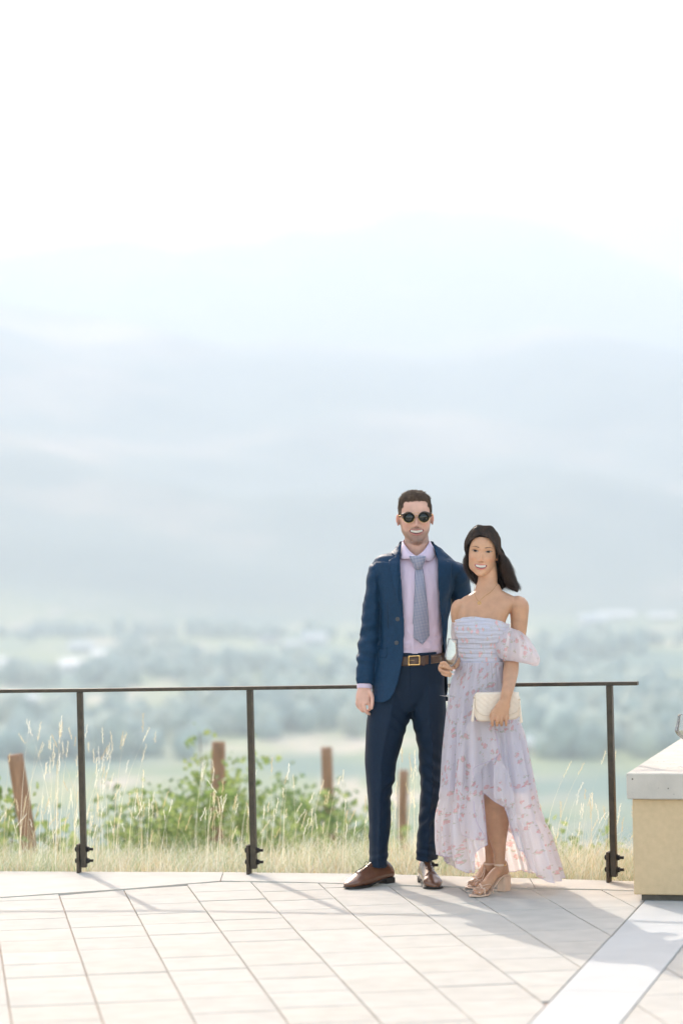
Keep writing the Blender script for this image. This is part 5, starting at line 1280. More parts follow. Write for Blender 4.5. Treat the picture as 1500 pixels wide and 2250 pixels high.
# ---- eyes and brows
M_white = mat('eye_white', (.40, .34, .31), rough=.3, var=.05, vscale=90); M_iris = mat('dark_brown_iris', (.022, .012, .008), rough=.35, spec=.3, var=.3, vscale=300); M_lash = mat('black_lashes', (.008, .006, .006), rough=.6, var=.2, vscale=200); M_brow = mat('dark_brow_hair', (.070, .042, .028), rough=.8, var=.3, vscale=300)
for s in (-1, 1):
    ex, ez = s * .0325, .1275
    al = []
    for k in range(18):
        t = 2 * math.pi * k / 18; xx = .0142 * math.cos(t); h = .0042 * (max(0, 1 - (xx / .0142) ** 2)) ** .7; al.append((ex + xx, ez + (h if math.sin(t) > 0 else -.75 * h) + .0012 * s * xx / .0142))
    link('eye', headw.patch(al, .0007), M_white, wom)
    link('iris', headw.patch(ellipse_pts(ex - .001, ez + .0002, .0078, .0042), .0016), M_iris, wom)
    def on(x_, z_, o_): h = headw.bvh.ray_cast(Vector((x_, -.3, z_)), Vector((0, 1, 0))); return headw.M @ ((Vector((x_, h[0].y - o_, z_))) * headw.sc)
    link('eyelash', mesh_from(*tube([tuple(on(ex + s * a, ez + .0050 * (max(0, 1 - (a / .0150) ** 2)) ** .7 + .0014 * a / .0142, .0014)) for a in (-.0145, -.010, -.005, 0, .005, .010, .0145, .0175)], .00085, n=6)), M_lash, wom)
    link('eyelid_line', mesh_from(*tube([tuple(on(ex + s * a, ez - .0042 * (max(0, 1 - (a / .0150) ** 2)) ** .7 + .0012 * a / .0142, .0008)) for a in (-.012, -.006, 0, .006, .0135)], .00035, n=6)), M_lash, wom)
    bp_ = [(ex - s * .0175, .1435), (ex - s * .0180, .1470), (ex - s * .005, .1497), (ex + s * .008, .1497), (ex + s * .0215, .1440), (ex + s * .008, .1478), (ex - s * .005, .1468)]
    link('eyebrow', headw.patch(bp_, .0011), M_brow, wom)
# ---- hair
M_hair_w = hair_mat('long_dark_hair', (.014, .009, .007), (.085, .045, .026), .42)
wl3 = lambda a, b, c: N_(a, b, c)
def hl(x, y, z): return headw.world([(x, y, z)])[0]
def guide(side, u, w=0.0):
    """u 0 = front strand, 1 = back strand; w adds body"""
    A = [Vector((-.002, -.066, .207)), Vector((side * .026, -.074 - w, .203)), Vector((side * .055, -.066 - w * .6, .180)), Vector((side * (.075 + w), -.036, .140))]
    B = [Vector((.002, .055, .236)), Vector((side * .040, .070 + w, .222)), Vector((side * (.070 + w), .070, .175)), Vector((side * (.078 + w), .062, .110))]
    if side > 0: A = [Vector((-.010, -.066, .207)), Vector((side * .022, -.076 - w, .200)), Vector((side * .054, -.070 - w * .6, .170)), Vector((side * (.075 + w), -.044, .126))]
    else: A[0] = Vector((-.010, -.066, .207))
    top = [Vector((.002, -.02, .247)), Vector((side * .040, -.02, .238 + w)), Vector((side * (.070 + w), -.012, .195)), Vector((side * (.082 + w), .008, .135))]
    P = []
    for a, m_, b in zip(A, top, B):
        v = a.lerp(m_, u * 2) if u < .5 else m_.lerp(b, u * 2 - 1)
        if .15 < u < .5 : v = v + Vector((0, 0, .010 * math.sin((u - .15) / .35 * math.pi)))
        P.append(hl(*v))
    if side > 0:
        F0 = [wl3(1107, 1226, -.01), wl3(1115, 1253, -.005), wl3(1122, 1278, .0), wl3(1133, 1300, .005)]; F1 = [wl3(1106, 1230, .08), wl3(1115, 1260, .09), wl3(1127, 1283, .085), wl3(1138, 1303, .08)]
        if u > .75: F1 = [wl3(1085, 1235, .12), wl3(1092, 1268, .12), wl3(1106, 1288, .11), wl3(1128, 1303, .09)]
    else:
        F0 = [wl3(1027, 1218, .02), wl3(1027, 1240, .03), wl3(1033, 1262, .04), wl3(1040, 1282, .05)]; F1 = [wl3(1040, 1235, .11), wl3(1043, 1262, .12), wl3(1050, 1280, .11), wl3(1062, 1292, .10)]
    P += [a.lerp(b, u) for a, b in zip(F0, F1)]; return P
cur = []
for i in range(5200):
    side = 1 if random.random() < .62 else -1; u = random.random(); w = random.uniform(-.001, .009) 
    if side < 0 and u < .2 and random.random() < .5: continue
    g = guide(side, u, w); c = catmull([tuple(p) for p in g], 4); n = len(c); ph = noise.noise(Vector((u * 11, side * 3, 0))) * 9 + random.gauss(0, .3); amp = .013 + .008 * random.random(); sp = random.gauss(0, .0035); sx_ = random.gauss(0, 1); endt = random.uniform(.80, 1.0)
    out = []
    for k, p in enumerate(c):
        t = k / (n - 1)
        if t > endt: break
        fall = smooth((t - .42) / .3); v = Vector(p); v += Vector((math.sin(t * 15 + ph), math.cos(t * 15 + ph) * .8, 0)) * (amp * fall) + Vector((random.gauss(0, .0006) + sx_ * .006 * fall, sp * 2 * fall + random.gauss(0, .0006), sp * (.4 + fall)))
        out.append(v)
    if len(out) > 4: cur.append(out)
for i in range(90):      # loose wisps
    side = random.choice((-1, -1, 1)); g = guide(side, random.uniform(0, .25), .004); c = catmull([tuple(p) for p in g], 4)[6:]; o_ = Vector((side * random.uniform(.004, .016), random.uniform(-.012, .01), 0)); n = len(c); q_ = random.random() * 6
    cur.append([Vector(p) + o_ * (k / n) * 1.6 + Vector((math.sin(k * .9 + q_) * .006, 0, 0)) * (k / n) for k, p in enumerate(c)][:random.randint(9, n)])
wh = link('hair', strands_mesh(cur, .00062), M_hair_w, wom)
mass = [limb([wl_(1098, 1206, .035, 4, .030), wl_(1104, 1235, .05, 11, .048), wl_(1112, 1262, .05, 13, .045), wl_(1124, 1284, .05, 10, .04), wl_(1134, 1297, .05, 5, .02)], n=20),
        limb([wl_(1032, 1196, .02, 3, .030), wl_(1028, 1215, .03, 4, .030), wl_(1028, 1238, .04, 4, .03), wl_(1033, 1258, .05, 3, .02)], n=16),
        limb([wl_(1034, 1222, .06, 4, .035), wl_(1034, 1245, .07, 6, .035), wl_(1041, 1272, .07, 6, .03), wl_(1048, 1284, .07, 3, .02)], n=20),
        limb([wl_(1066, 1185, .08, 34, .05), wl_(1068, 1215, .10, 34, .04), wl_(1072, 1245, .11, 32, .035), wl_(1080, 1272, .11, 30, .025), wl_(1095, 1292, .10, 26, .018)], n=24)]
mm_ = remesh(mass, .0035, 3); cloth_noise(mm_, .004, 40, stretch=(1, 1, .2)); link('hair_mass', mm_, mat('dark_inner_hair', (.014, .009, .007), rough=.95, spec=.05, var=.5, vscale=60, stretch=(1, 1, .2)), wh)
# ---- fabric
def mat_floral(name, transp=.14, trans=.42, base=(.77, .72, .77), base2=(.86, .80, .80)):
    m = bpy.data.materials.new(name); m.use_nodes = True; N, L = m.node_tree.nodes, m.node_tree.links; b = N['Principled BSDF']; b.inputs['Roughness'].default_value = .7; b.inputs['Specular IOR Level'].default_value = .2; b.inputs['Sheen Weight'].default_value = .2
    uv = N.new('ShaderNodeUVMap'); uv.uv_map = 'cloth'
    nz = N.new('ShaderNodeTexNoise'); nz.inputs['Scale'].default_value = 90; nz.inputs['Detail'].default_value = 2; L.new(uv.outputs[0], nz.inputs['Vector'])
    def mth(op, a, b_=None, c=None):
        x = N.new('ShaderNodeMath'); x.operation = op
        for i, v in enumerate((a, b_, c)):
            if v is None: continue
            if hasattr(v, 'links'): L.new(v, x.inputs[i])
            else: x.inputs[i].default_value = v
        return x.outputs[0]
    vo = N.new('ShaderNodeTexVoronoi'); vo.inputs['Scale'].default_value = 29; vo.inputs['Randomness'].default_value = .85; L.new(uv.outputs[0], vo.inputs['Vector'])
    dn = mth('ADD', vo.outputs['Distance'], mth('MULTIPLY', mth('SUBTRACT', nz.outputs[0], .5), .55))
    spc = N.new('ShaderNodeSeparateColor'); L.new(vo.outputs['Color'], spc.inputs[0])
    rad = mth('MULTIPLY_ADD', spc.outputs[0], .14, .23)
    fl = mth('MULTIPLY', mth('LESS_THAN', dn, rad), mth('GREATER_THAN', spc.outputs[1], .12))
    v2 = N.new('ShaderNodeTexVoronoi'); v2.inputs['Scale'].default_value = 150; L.new(uv.outputs[0], v2.inputs['Vector'])
    pet = mth('GREATER_THAN', v2.outputs['Distance'], .30); flp = mth('MULTIPLY', fl, mth('MULTIPLY_ADD', pet, .50, .22))
    s2 = N.new('ShaderNodeSeparateColor'); L.new(v2.outputs['Color'], s2.inputs[0])
    pk = N.new('ShaderNodeMix'); pk.data_type = 'RGBA'; L.new(s2.outputs[0], pk.inputs[0]); pk.inputs[6].default_value = (.78, .30, .27, 1); pk.inputs[7].default_value = (.82, .50, .50, 1)
    lf = mth('MULTIPLY', mth('MULTIPLY', mth('GREATER_THAN', dn, rad), mth('LESS_THAN', dn, mth('ADD', rad, .13))), mth('MULTIPLY', mth('GREATER_THAN', s2.outputs[1], .62), mth('GREATER_THAN', spc.outputs[1], .18)))
    base_n = N.new('ShaderNodeTexNoise'); base_n.inputs['Scale'].default_value = 7; L.new(uv.outputs[0], base_n.inputs['Vector'])
    bc = N.new('ShaderNodeMix'); bc.data_type = 'RGBA'; L.new(base_n.outputs[0], bc.inputs[0]); bc.inputs[6].default_value = (*base, 1); bc.inputs[7].default_value = (*base2, 1)
    c1 = N.new('ShaderNodeMix'); c1.data_type = 'RGBA'; L.new(flp, c1.inputs[0]); L.new(bc.outputs[2], c1.inputs[6]); L.new(pk.outputs[2], c1.inputs[7])
    c2 = N.new('ShaderNodeMix'); c2.data_type = 'RGBA'; L.new(mth('MULTIPLY', lf, .55), c2.inputs[0]); L.new(c1.outputs[2], c2.inputs[6]); c2.inputs[7].default_value = (.42, .45, .26, 1)
    L.new(c2.outputs[2], b.inputs['Base Color'])
    n3 = N.new('ShaderNodeTexNoise'); n3.inputs['Scale'].default_value = 26; mpn = N.new('ShaderNodeMapping'); mpn.inputs['Scale'].default_value = (1.6, .35, 1); L.new(uv.outputs[0], mpn.inputs[0]); L.new(mpn.outputs[0], n3.inputs['Vector'])
    bu = N.new('ShaderNodeBump'); bu.inputs['Distance'].default_value = .004; bu.inputs['Strength'].default_value = .7; L.new(n3.outputs[0], bu.inputs['Height']); L.new(bu.outputs[0], b.inputs['Normal'])
    tl = N.new('ShaderNodeBsdfTranslucent'); L.new(c2.outputs[2], tl.inputs[0]); L.new(bu.outputs[0], tl.inputs[1]); tp_ = N.new('ShaderNodeBsdfTransparent'); m1 = N.new('ShaderNodeMixShader'); m1.inputs[0].default_value = trans; m2 = N.new('ShaderNodeMixShader'); m2.inputs[0].default_value = transp
    L.new(b.outputs[0], m1.inputs[1]); L.new(tl.outputs[0], m1.inputs[2]); L.new(m1.outputs[0], m2.inputs[1]); L.new(tp_.outputs[0], m2.inputs[2]); L.new(m2.outputs[0], N['Material Output'].inputs[0])
    return m
M_fl = mat_floral('floral_organza', .20, .50); M_fl2 = mat_floral('floral_organza_lined', 0.0, .12, (.53, .53, .63), (.62, .58, .63)); M_seam = mat('lilac_hem_thread', (.50, .40, .50), rough=.8, var=.1, vscale=90)
def set_uv(me, fn):
    uvl = me.uv_layers.new(name='cloth'); co = co_np(me); uv = fn(co); idx = np.empty(len(me.loops), dtype=np.int32); me.loops.foreach_get('vertex_index', idx); uvl.data.foreach_set('uv', uv[idx].astype(np.float32).ravel())
def uv_cyl(co):
    return np.stack([np.arctan2(co[:, 0] - wbase.x, -(co[:, 1] - YW)) * .22, co[:, 2]], 1)
def uv_flat(co): return np.stack([co[:, 0] * 1.25 + .37, co[:, 2] + .13], 1)
# bodice
bod = limb([wl_(1056, 1466, .0, 50, .086), wl_(1056, 1452, .0, 49, .085), wl_(1055.5, 1432, -.002, 51, .087), wl_(1056, 1410, -.006, 54, .094), wl_(1057, 1390, -.012, 58, .104), wl_(1058, 1372, -.010, 60, .100), wl_(1058.5, 1360, -.006, 60.5, .092), wl_(1058.5, 1350, -.004, 60, .088)], n=56, sub=8, round_ends=False)
bmd = remesh([bod], .003, 2); co = co_np(bmd); pxs = px_of(co); topy = np.interp(pxs[:, 0], [990, 998, 1011, 1041, 1072, 1098, 1116, 1125], [1366, 1362.5, 1357, 1354.5, 1357.5, 1363.5, 1370, 1374])
keep = (pxs[:, 1] > topy) & (pxs[:, 1] < 1460); cut(bmd, keep)
co = co_np(bmd); nr = nrm_np(bmd); d = np.array([.0019 * math.sin(p[2] * 300 + 4.5 * noise.noise(Vector((p[0] * 9, p[1] * 9, p[2] * 18))) + 5 * (p[0] - wbase.x)) + .0009 * math.sin(p[2] * 560 + 4 * noise.noise(Vector((p[0] * 14, 3, p[2] * 12)))) + .002 * noise.noise(Vector(p) * 30) for p in co]); set_co(bmd, co + nr * d[:, None])
bmd = apply_mods(bmd, [('SOLIDIFY', dict(thickness=.002, offset=-1.0))]); set_uv(bmd, uv_cyl)
dress = empty('dress', (0, 0, 0), None, None); dress.parent = wom; dress.location = (0, 0, 0)
link('bodice', bmd, M_fl2, dress)
# skirt
LT = [(1452, 1003), (1462, 1002), (1504, 989), (1565, 981), (1647, 975), (1729, 971), (1757, 966), (1803, 960), (1850, 961), (1880, 965), (1935, 976)]
RT_ = [(1452, 1108), (1462, 1109), (1500, 1118), (1540, 1130), (1580, 1140), (1612, 1152), (1678, 1165), (1719, 1173), (1775, 1184), (1837, 1208), (1889, 1225), (1930, 1236)]
HD = [(1452, .096), (1500, .108), (1580, .130), (1700, .175), (1800, .215), (1930, .28)]
HEM = [(-1, 1879), (-.9, 1876), (-.83, 1877), (-.75, 1882), (-.66, 1898), (-.61, 1907), (-.5, 1905), (-.45, 1902), (-.43, 1880), (-.40, 1864), (-.30, 1852), (-.17, 1845), (-.165, 1800), (-.155, 1734), (-.12, 1738), (.0, 1748), (.15, 1758), (.25, 1764), (.28, 1780), (.31, 1800), (.335, 1857), (.39, 1856), (.42, 1876), (.47, 1894), (.55, 1909), (.67, 1925), (.8, 1930), (1, 1929)]
def it(T, x): return float(np.interp(x, [p[0] for p in T], [p[1] for p in T]))
def skirt(nu=360, nv=96, inner=False):
    V, uvs = [], []; dyc = .03
    for i in range(nv + 1):
        v = i / nv
        for j in range(nu):
            th = 2 * math.pi * j / nu; cs, sn = math.cos(th), math.sin(th)      # sn<0: front
            hem = it(HEM, cs) if sn < 0 else it([(-1, 1879), (-.9, 1900), (-.7, 1922), (0, 1934), (1, 1929)], cs)
            if inner: hem = min(hem, 1752) - 14
            py = 1454 + (hem - 1454) * v
            L_, R_, hd = it(LT, py), it(RT_, py), it(HD, py)
            if inner: m_ = (L_ + R_) / 2; L_, R_, hd = m_ + (L_ - m_) * .93, m_ + (R_ - m_) * .93, hd * .9
            cx, hw = (L_ + R_) / 2, (R_ - L_) / 2; g = smooth((py - 1458) / 260)
            f = .060 * (.2 + g) * math.sin(13 * th + 1.5 * math.sin(3 * th + py * .004)) + .024 * (.3 + g) * math.sin(29 * th + .012 * py + 2 * math.sin(5 * th)) + .035 * g * math.sin(5 * th + .8 + .003 * py)
            sil = abs(cs) ** 6; f *= 1 - .65 * sil
            seam = 1758 + 50 * max(0, cs) if cs > -.2 else 1758
            tier = smooth((py - seam) / 30) if not inner else 0; f += tier * (.022 * math.sin(41 * th + 2 * math.sin(7 * th)) + .012 * math.sin(67 * th)); f -= .02 * math.exp(-((py - seam) / 5) ** 2) * (0 if inner else 1)
            gat = math.exp(-(py - 1454) / 30); f += gat * .018 * math.sin(48 * th + math.sin(9 * th) * 2)
            p = N_(cx + hw * cs * (1 + f), py, 0); y = YW + dyc * g + hd * sn * (1 + f * 1.6); q_ = W(cx + hw * cs * (1 + f), py, YW)
            V.append(Vector((q_.x, y, q_.z))); uvs.append((th * .19 * (1 + .6 * v), q_.z))
    Fc = [(i * nu + j, i * nu + (j + 1) % nu, (i + 1) * nu + (j + 1) % nu, (i + 1) * nu + j) for i in range(nv) for j in range(nu)]
    me = mesh_from(V, Fc); uvl = me.uv_layers.new(name='cloth'); k = 0
    U = np.array(uvs); idx = np.empty(len(me.loops), dtype=np.int32); me.loops.foreach_get('vertex_index', idx); A_ = U[idx]
    A4 = A_.reshape(-1, 4, 2); jump = (A4[:, :, 0].max(1) - A4[:, :, 0].min(1)) > .4; 
    for fi in np.nonzero(jump)[0]:
        m_ = A4[fi, :, 0] < .3; A4[fi, m_, 0] += 2 * math.pi * .19 * (1 + .6 * (fi // nu) / nv)
    uvl.data.foreach_set('uv', A4.astype(np.float32).ravel())
    return me, [V[nv * nu + j] for j in range(nu)]
sk_me, hemline = skirt(); skb = bvh_of(sk_me)
skt = link('skirt', sk_me, M_fl, dress)
lin, _ = skirt(inner=True); link('lining', lin, mat('lilac_lining', (.60, .60, .74), rough=.8, var=.04, vscale=8, trans=.35), dress)
link('hem', mesh_from(*loft([[p + Vector((math.cos(a) * .0013, math.sin(a) * .0013 if abs(n_x) < 2 else 0, math.sin(a) * .0016)) for a in (0, 1.57, 3.14, 4.71)] for n_x, p in ((0, p) for p in hemline + hemline[:1])], caps=False)), M_seam, skt)
# cascading wrap ruffle in front
def panel(poly, off, amp, fr, ph, name, edge):
    me = drape([(N_(a, b, -.2).x, N_(a, b, -.2).z) for a, b in poly], skb, YW - .3, off, step=.006, thick=0, smooth_iter=14); co = co_np(me)
    pxs = px_of(co); t = np.clip((pxs[:, 1] - 1588) / 120, 0, 1); d = amp * t * np.sin(pxs[:, 0] * fr + ph + 1.2 * np.sin(pxs[:, 1] * .02)) + amp * .5 * t * np.sin(pxs[:, 0] * fr * 2.3 + pxs[:, 1] * .03); co[:, 1] -= d + .010 * t; set_co(me, co); set_uv(me, uv_flat)
    pb_ = bvh_of(me); o_ = link(name, me, M_fl, dress, smooth=True)
    P = []
    for a, b in edge:
        h = pb_.ray_cast(N_(a, b, -1.0), (N_(a, b, 0) - N_(a, b, -1.0)).normalized())[0] or pb_.find_nearest(N_(a, b, -.25))[0]; P.append(tuple(h + Vector((0, -.001, 0))))
    link('hem', mesh_from(*tube(P, .0012, n=6, sub=5)), M_seam, o_); return o_
panel([(1030, 1590), (1050, 1584), (1082, 1584), (1087, 1604), (1092, 1622), (1097, 1645), (1097, 1658), (1087, 1669), (1070, 1681), (1054, 1697), (1046, 1703), (1040, 1712), (1034, 1730), (1027, 1768), (1020, 1800), (1006, 1800), (1002, 1740), (1008, 1680), (1016, 1636), (1022, 1610)], .010, .009, .20, .4, 'wrap_ruffle', [(1086, 1606), (1091, 1624), (1096, 1645), (1096, 1657), (1087, 1667.5), (1070, 1680), (1054, 1696), (1046, 1702), (1040, 1711), (1034.5, 1728)])
panel([(1096, 1660), (1103, 1672), (1112, 1690), (1122, 1716), (1130, 1750), (1134, 1790), (1136, 1835), (1128, 1850), (1119, 1830), (1112, 1790), (1108, 1762), (1098, 1758), (1086, 1755), (1084, 1720), (1086, 1690)], .008, .007, .24, 1.4, 'side_ruffle', [(1135, 1836), (1128, 1848), (1119.5, 1829), (1113, 1792), (1109, 1764)])
panel([(1010, 1760), (1030, 1752), (1052, 1752), (1057, 1758), (1061, 1800), (1066, 1842), (1050, 1845), (1030, 1842), (1014, 1836), (1008, 1800)], .012, .006, .26, 2.0, 'lower_ruffle', [(1057.5, 1762), (1061, 1800), (1065, 1841), (1050, 1843.5), (1030, 1840.5), (1015, 1834.5)])
# waist seam
# puff sleeves
def puff(rings, pleats, amp, seed, name):
    V = []; nu = 120; R = catmull(rings, 8); uvs = []
    for i, (cx, cy, hw, hd, tilt, dy, pf) in enumerate(R):
        for j in range(nu):
            th = 2 * math.pi * j / nu; cs, sn = math.cos(th), math.sin(th); f = pf * amp * (math.sin(pleats * th + seed + math.sin(3 * th)) + .6 * math.sin(pleats * 1.7 * th + 1 + i * .12)) + pf * .05 * noise.noise(Vector((cs * 2, sn * 2, i * .13 + seed)))
            x_ = cx + hw * cs * (1 + f); y_ = cy + tilt * hw * cs * (1 + f) + pf * 3 * noise.noise(Vector((cs * 2.5 + 4, sn * 2.5, seed + i * .1))); q_ = N_(x_, y_, 0); V.append(Vector((q_.x, YW + dy + hd * sn * (1 + f * 1.4), q_.z))); uvs.append((th * .16, i * .0075))
    n = len(R); Fc = [(i * nu + j, i * nu + (j + 1) % nu, (i + 1) * nu + (j + 1) % nu, (i + 1) * nu + j) for i in range(n - 1) for j in range(nu)]
    me = mesh_from(V, Fc); set_uv(me, lambda co: np.stack([np.arctan2(co[:, 0] - float(np.mean(co[:, 0])), -(co[:, 1] - YW - R[0][5])) * .14, co[:, 2] + .4], 1)); return link(name, me, M_fl, dress)
puff([(1121, 1379, 27, .055, .36, .010, .3), (1122, 1384, 30, .070, .34, .008, .8), (1123, 1396, 40, .095, .30, .005, 1), (1126, 1414, 50, .112, .24, .0, 1), (1129, 1432, 54.5, .118, .20, -.005, 1), (1131, 1447, 50, .108, .22, -.005, 1), (1131, 1453, 38, .085, .20, -.003, 1), (1127, 1446, 24, .055, .16, .0, .8), (1124, 1440, 18, .042, .10, .005, .3)], 11, .028, 1.0, 'puff_sleeve')
puff([(1008, 1366, 16, .048, -.1, .030, .3), (1009, 1374, 18, .055, -.1, .040, .9), (1010, 1392, 19, .058, 0, .060, 1), (1011, 1408, 17, .052, 0, .068, 1), (1012, 1414, 13, .040, 0, .072, .5)], 9, .03, 2.0, 'puff_sleeve')
# ---- necklace, rings, bracelet
def onb(a, b, o_, bv=wb_): h = bv.ray_cast(N_(a, b, -1.0), (N_(a, b, 0) - N_(a, b, -1.0)).normalized())[0]; return (h if h is not None else N_(a, b, -.05)) + Vector((0, -o_, 0))
nk = empty('necklace', (0, 0, 0), None, None); nk.parent = wom
link('chain', mesh_from(*tube([tuple(onb(a, b, .0035)) for a, b in ((1043, 1283), (1041, 1297), (1044, 1311), (1051, 1321), (1058, 1315), (1067, 1308), (1079, 1299), (1091, 1284))], .0009, n=6, sub=6)), M_gold, nk)
pc_ = onb(1052.4, 1325.5, .003); R_ = [[pc_ + Vector((math.cos(t) * .0062 + math.cos(t) * .0020 * math.cos(a), -.0018 * math.sin(a), math.sin(t) * .0062 + math.sin(t) * .0020 * math.cos(a))) for a in [2 * math.pi * k / 8 for k in range(8)]] for t in [2 * math.pi * k / 24 for k in range(25)]]
link('pendant', mesh_from(*loft(R_, caps=False)), M_gold, nk)
def ring_on(c, ax, r): 
    ax = Vector(ax).normalized(); u = ax.cross(Vector((.1, .2, 1))).normalized(); w = ax.cross(u); R2 = [[Vector(c) + (u * math.cos(t) + w * math.sin(t)) * (r + .0009 * math.cos(a)) + ax * (.0012 * math.sin(a)) for a in (0, 1.57, 3.14, 4.71)] for t in [2 * math.pi * k / 24 for k in range(25)]]; return mesh_from(*loft(R2, caps=False))
link('ring', ring_on(N_(973, 1465, -.168), (.7, -.7, 0), .0090), M_gold, wom)
link('ring', ring_on(N_(1092, 1588, -.219), (0, .1, 1), .0092), M_gold, wom)
M_nail = mat('pale_pink_nail_polish', (.80, .62, .60), rough=.2, spec=.6, var=.03, vscale=90)
for a, b, c_ in ((988.5, 1468.5, -.180), (996.5, 1473, -.181), (994.5, 1481.5, -.180)):
    link('fingernail', mesh_from(*ellipsoid(N_(a, b, c_), (.0062, .0022, .0045), 12, 8)), M_nail, wom)
# ---- sandals
M_nude = mat('nude_leather', (.66, .47, .35), rough=.4, spec=.4, var=.06, vscale=40); M_sl = mat('pale_insole', (.60, .44, .34), rough=.6, var=.05, vscale=60)
fb_ = wb_
for fi, ((o, d, s, L_), ank) in enumerate(zip(feet, (ankN, ankF))):
    rt = empty('sandal', tuple(o - wbase), None, None); rt.parent = wom; rt.location = o - wbase
    f = lambda t, z, u=0: o + d * (t * L_) + s * u + Vector((0, 0, z))
    St = catmull([(0.0, .074, .022), (.12, .076, .021), (.3, .066, .022), (.5, .038, .026), (.68, .013, .034), (.82, .008, .038), (.95, .008, .034), (1.04, .009, .020), (1.07, .010, .008)], 5)
    R2 = [[f(t, z - .004, -w), f(t, z - .004, w), f(t, z + .002, w), f(t, z + .002, -w)] for t, z, w in St]
    link('sole', mesh_from(*loft(R2)), M_nude, rt, smooth=False)
    V_ = [f(t, z, u) for z, a_, b_, w in ((.0005, -.03, .17, .019), (.070, -.05, .17, .021)) for t, u in ((a_, -w), (b_, -w), (b_, w), (a_, w))]
    hb_ = beveled((V_, [(3, 2, 1, 0), (4, 5, 6, 7), (0, 1, 5, 4), (1, 2, 6, 5), (2, 3, 7, 6), (3, 0, 4, 7)]), .003); link('heel', hb_, M_nude, rt, smooth=False)
    def strap(pts, w=.0042, name='strap'):
        """pts: (t, u) across the foot; laid on top of the foot"""
        P = []
        for t, u in catmull(pts, 4):
            b0 = f(t, .11, u); h = fb_.ray_cast(b0, Vector((0, 0, -1)))[0]; z = h.z if h is not None and h.z > .010 else .010; P.append([b0.x, b0.y, z + .0016])
        for _ in range(2):
            Z = [p[2] for p in P]
            for k in range(1, len(P) - 1): P[k][2] = max(Z[k], (Z[k - 1] + Z[k + 1]) / 2)
        link(name, mesh_from(*limb([(*p, w, .0014) for p in P], n=8, sub=2, ref=(0, 0, 1), round_ends=False)), M_nude, rt)
    strap([(.62, -.038), (.68, -.024), (.76, -.006), (.83, .012), (.86, .036)]); strap([(.88, -.038), (.84, -.016), (.76, .004), (.69, .022), (.63, .037)])
    strap([(.74, -.040), (.80, -.026), (.87, -.006), (.87, .014), (.82, .037)])
    ac = ank + Vector((0, 0, .012)); R3 = []
    for k in range(33):
        t = 2 * math.pi * k / 32; rr = .0265; c_ = ac + Vector((math.cos(t) * rr, math.sin(t) * (rr + .006), 0)); oo = Vector((math.cos(t), math.sin(t), 0)); R3.append([c_ + oo * .0022 + Vector((0, 0, .0045)), c_ + Vector((0, 0, .0045)), c_ - Vector((0, 0, .0045)), c_ + oo * .0022 - Vector((0, 0, .0045))])
    link('ankle_strap', mesh_from(*loft(R3, caps=False)), M_nude, rt, smooth=False)
    link('buckle', mesh_from(*obox(ac + Vector((.020, -.025, 0)), (.004, .003, 0), (.001, -.0015, 0), (0, 0, .0058))), M_gold, rt, smooth=False)
    link('counter_strap', mesh_from(*limb([(*(f(-.02, .078, 0)), .016, .0015), (*(f(-.03, .105, 0)), .008, .0015), (*(ac - d * .034), .004, .0015)], n=8, ref=tuple(d), round_ends=False)), M_nude, rt)
    for k, (u, tt_) in enumerate(((-.0265, .985), (-.0102, .985), (.0041, .945), (.0173, .895), (.0296, .845))):
        h = fb_.ray_cast(f(tt_, .2, u), Vector((0, 0, -1)))[0]
        if h is not None and h.z > .01: link('toenail', mesh_from(*ellipsoid(h + Vector((0, 0, .0002)), (.0050, .0050, .0016), 10, 6)), M_nail, rt)
# ---- her wine glass
ft = N_(983, 1530, GY); tp2 = N_(994.8, 1404, GY); wine_glass(ft, (tp2 - ft), (tp2 - ft).length, .0318, 'tilted wine glass held in the hand of the woman in the floral dress', .22, None, 1.16)
# ---- clutch bag
M_bag = mat('cream_quilted_leather', (.74, .62, .50), rough=.45, spec=.4, var=.05, vscale=30, bump=.0006, bscale=160); M_bagd = mat('cream_leather_dark_piping', (.52, .40, .30), rough=.5, var=.05, vscale=30)  # piping in a darker tone of the cream leather
bag = empty('clutch_bag', N_(1091, 1584, -.165), 'cream quilted leather clutch bag held in front of the floral dress', 'clutch bag')
BO = [(1047, 1521), (1088, 1520), (1129, 1519.5), (1138, 1526), (1142, 1540), (1142, 1569), (1136, 1578), (1128, 1581), (1090, 1584.5), (1056, 1585), (1046, 1580), (1041, 1566), (1040, 1537), (1042, 1526)]
BY = -.150
def bagbody(outline, hd, inset=3.5):
    cxm = sum(p[0] for p in outline) / len(outline); cym = sum(p[1] for p in outline) / len(outline); P = catmull([*outline, outline[0]], 4)[:-1]; R2 = []
    for q_, k in ((-1, .90), (-.86, .965), (-.45, 1), (.45, 1), (.86, .965), (1, .90)):
        R2.append([N_(cxm + (a - cxm) * k, cym + (b - cym) * k, BY + hd * q_) for a, b in P])
    return remesh([loft(R2)], .0022, 2)
bb2 = bagbody(BO, .026); bagb = bvh_of(bb2); link('bag_body', bb2, M_bag, bag)
fo = [(1047, 1520.2), (1129, 1518.8), (1138, 1526), (1141.5, 1540), (1140, 1556), (1130, 1566), (1112, 1571), (1070, 1572.5), (1053, 1568), (1044, 1556), (1041.5, 1538), (1043, 1526)]
fl_me = drape([(N_(a, b, -.12).x, N_(a, b, -.12).z) for a, b in [t[:2] for t in catmull([*fo, fo[0]], 3)[:-1]]], bagb, YW - .4, .0025, step=.004, thick=.003, smooth_iter=2)
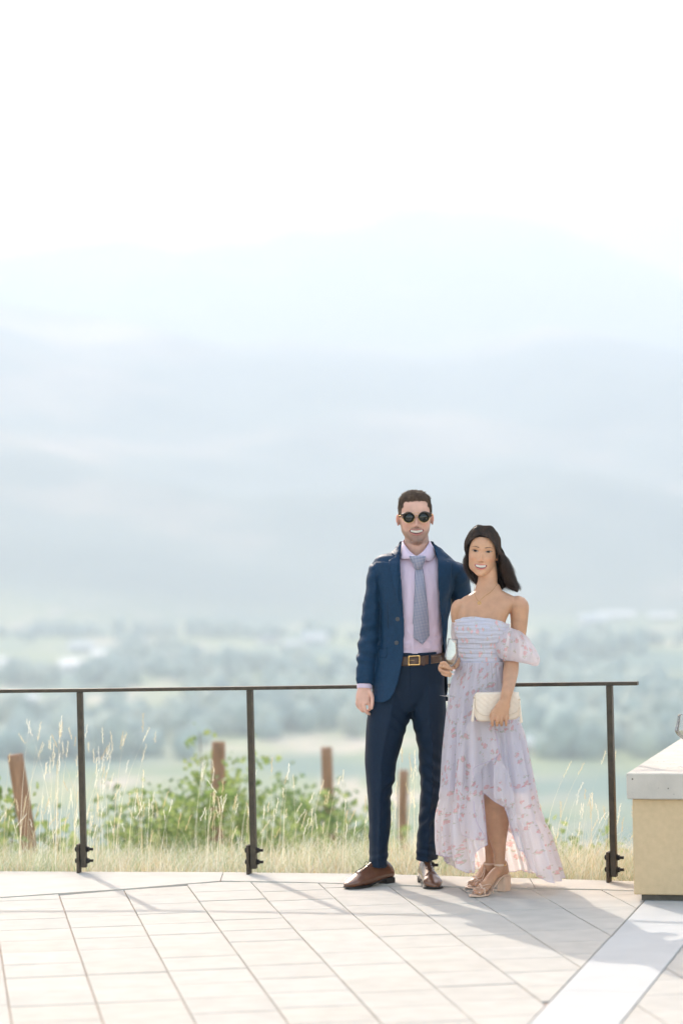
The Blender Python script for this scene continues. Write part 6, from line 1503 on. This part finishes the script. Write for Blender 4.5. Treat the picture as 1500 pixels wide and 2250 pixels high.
co = co_np(fl_me); pxs = px_of(co); a1 = (pxs[:, 0] * .8 + pxs[:, 1]) / 11.5; a2 = (pxs[:, 0] * .8 - pxs[:, 1]) / 11.5
co[:, 1] -= .0022 * (np.abs(np.sin(a1 * math.pi)) * np.abs(np.sin(a2 * math.pi))) ** .5 * (nrm_np(fl_me)[:, 1] < 0); set_co(fl_me, co); link('flap', fl_me, M_bag, bag)
flb = bvh_of(fl_me)
def onl(bv, a, b, o_): h = bv.ray_cast(N_(a, b, -1.0), (N_(a, b, 0) - N_(a, b, -1.0)).normalized())[0]; return tuple((h if h is not None else N_(a, b, -.128)) + Vector((0, -o_, 0)))
link('piping', mesh_from(*tube([onl(bagb, a, b, .0036) for a, b in fo[3:] [:9]], .0010, n=6, sub=6)), M_bagd, bag)
for x0, y0, x1, y1 in ((1041, 1536, 1037.5, 1583), (1140.5, 1540, 1144.5, 1586)):
    tz = link('tassel', mesh_from(*limb([wl_(x0, y0, -.185, 1.2, .002), wl_((x0 + x1) / 2, (y0 + y1) / 2 - 6, -.190, 1.6, .003), wl_((x0 + x1) / 2, (y0 + y1) / 2, -.190, 2.2, .004), wl_(x1, y1, -.190, 3.4, .005)], n=12)), M_bag, bag)
    link('zip_pull', ring_on(N_(x0, y0 - 2, -.185), (0, 1, 0), .0035), M_gold, tz)

# ---------------------------------------------------------------- the air
hv, hf = box(-9000, 9000, -450, 10300, -80, 1250)
hz = link('haze', mesh_from(hv, hf), None, smooth=False); tag(hz, kind='stuff')
mh = bpy.data.materials.new('hazy_air'); mh.use_nodes = True; mh.node_tree.nodes.clear()
mo = mh.node_tree.nodes.new('ShaderNodeOutputMaterial'); vv = mh.node_tree.nodes.new('ShaderNodeVolumePrincipled')
vv.inputs['Color'].default_value = (0.605, 0.705, 0.825, 1); vv.inputs['Density'].default_value = 4.9e-4; vv.inputs['Anisotropy'].default_value = 0.15
mh.node_tree.links.new(vv.outputs[0], mo.inputs['Volume']); hz.data.materials.append(mh)
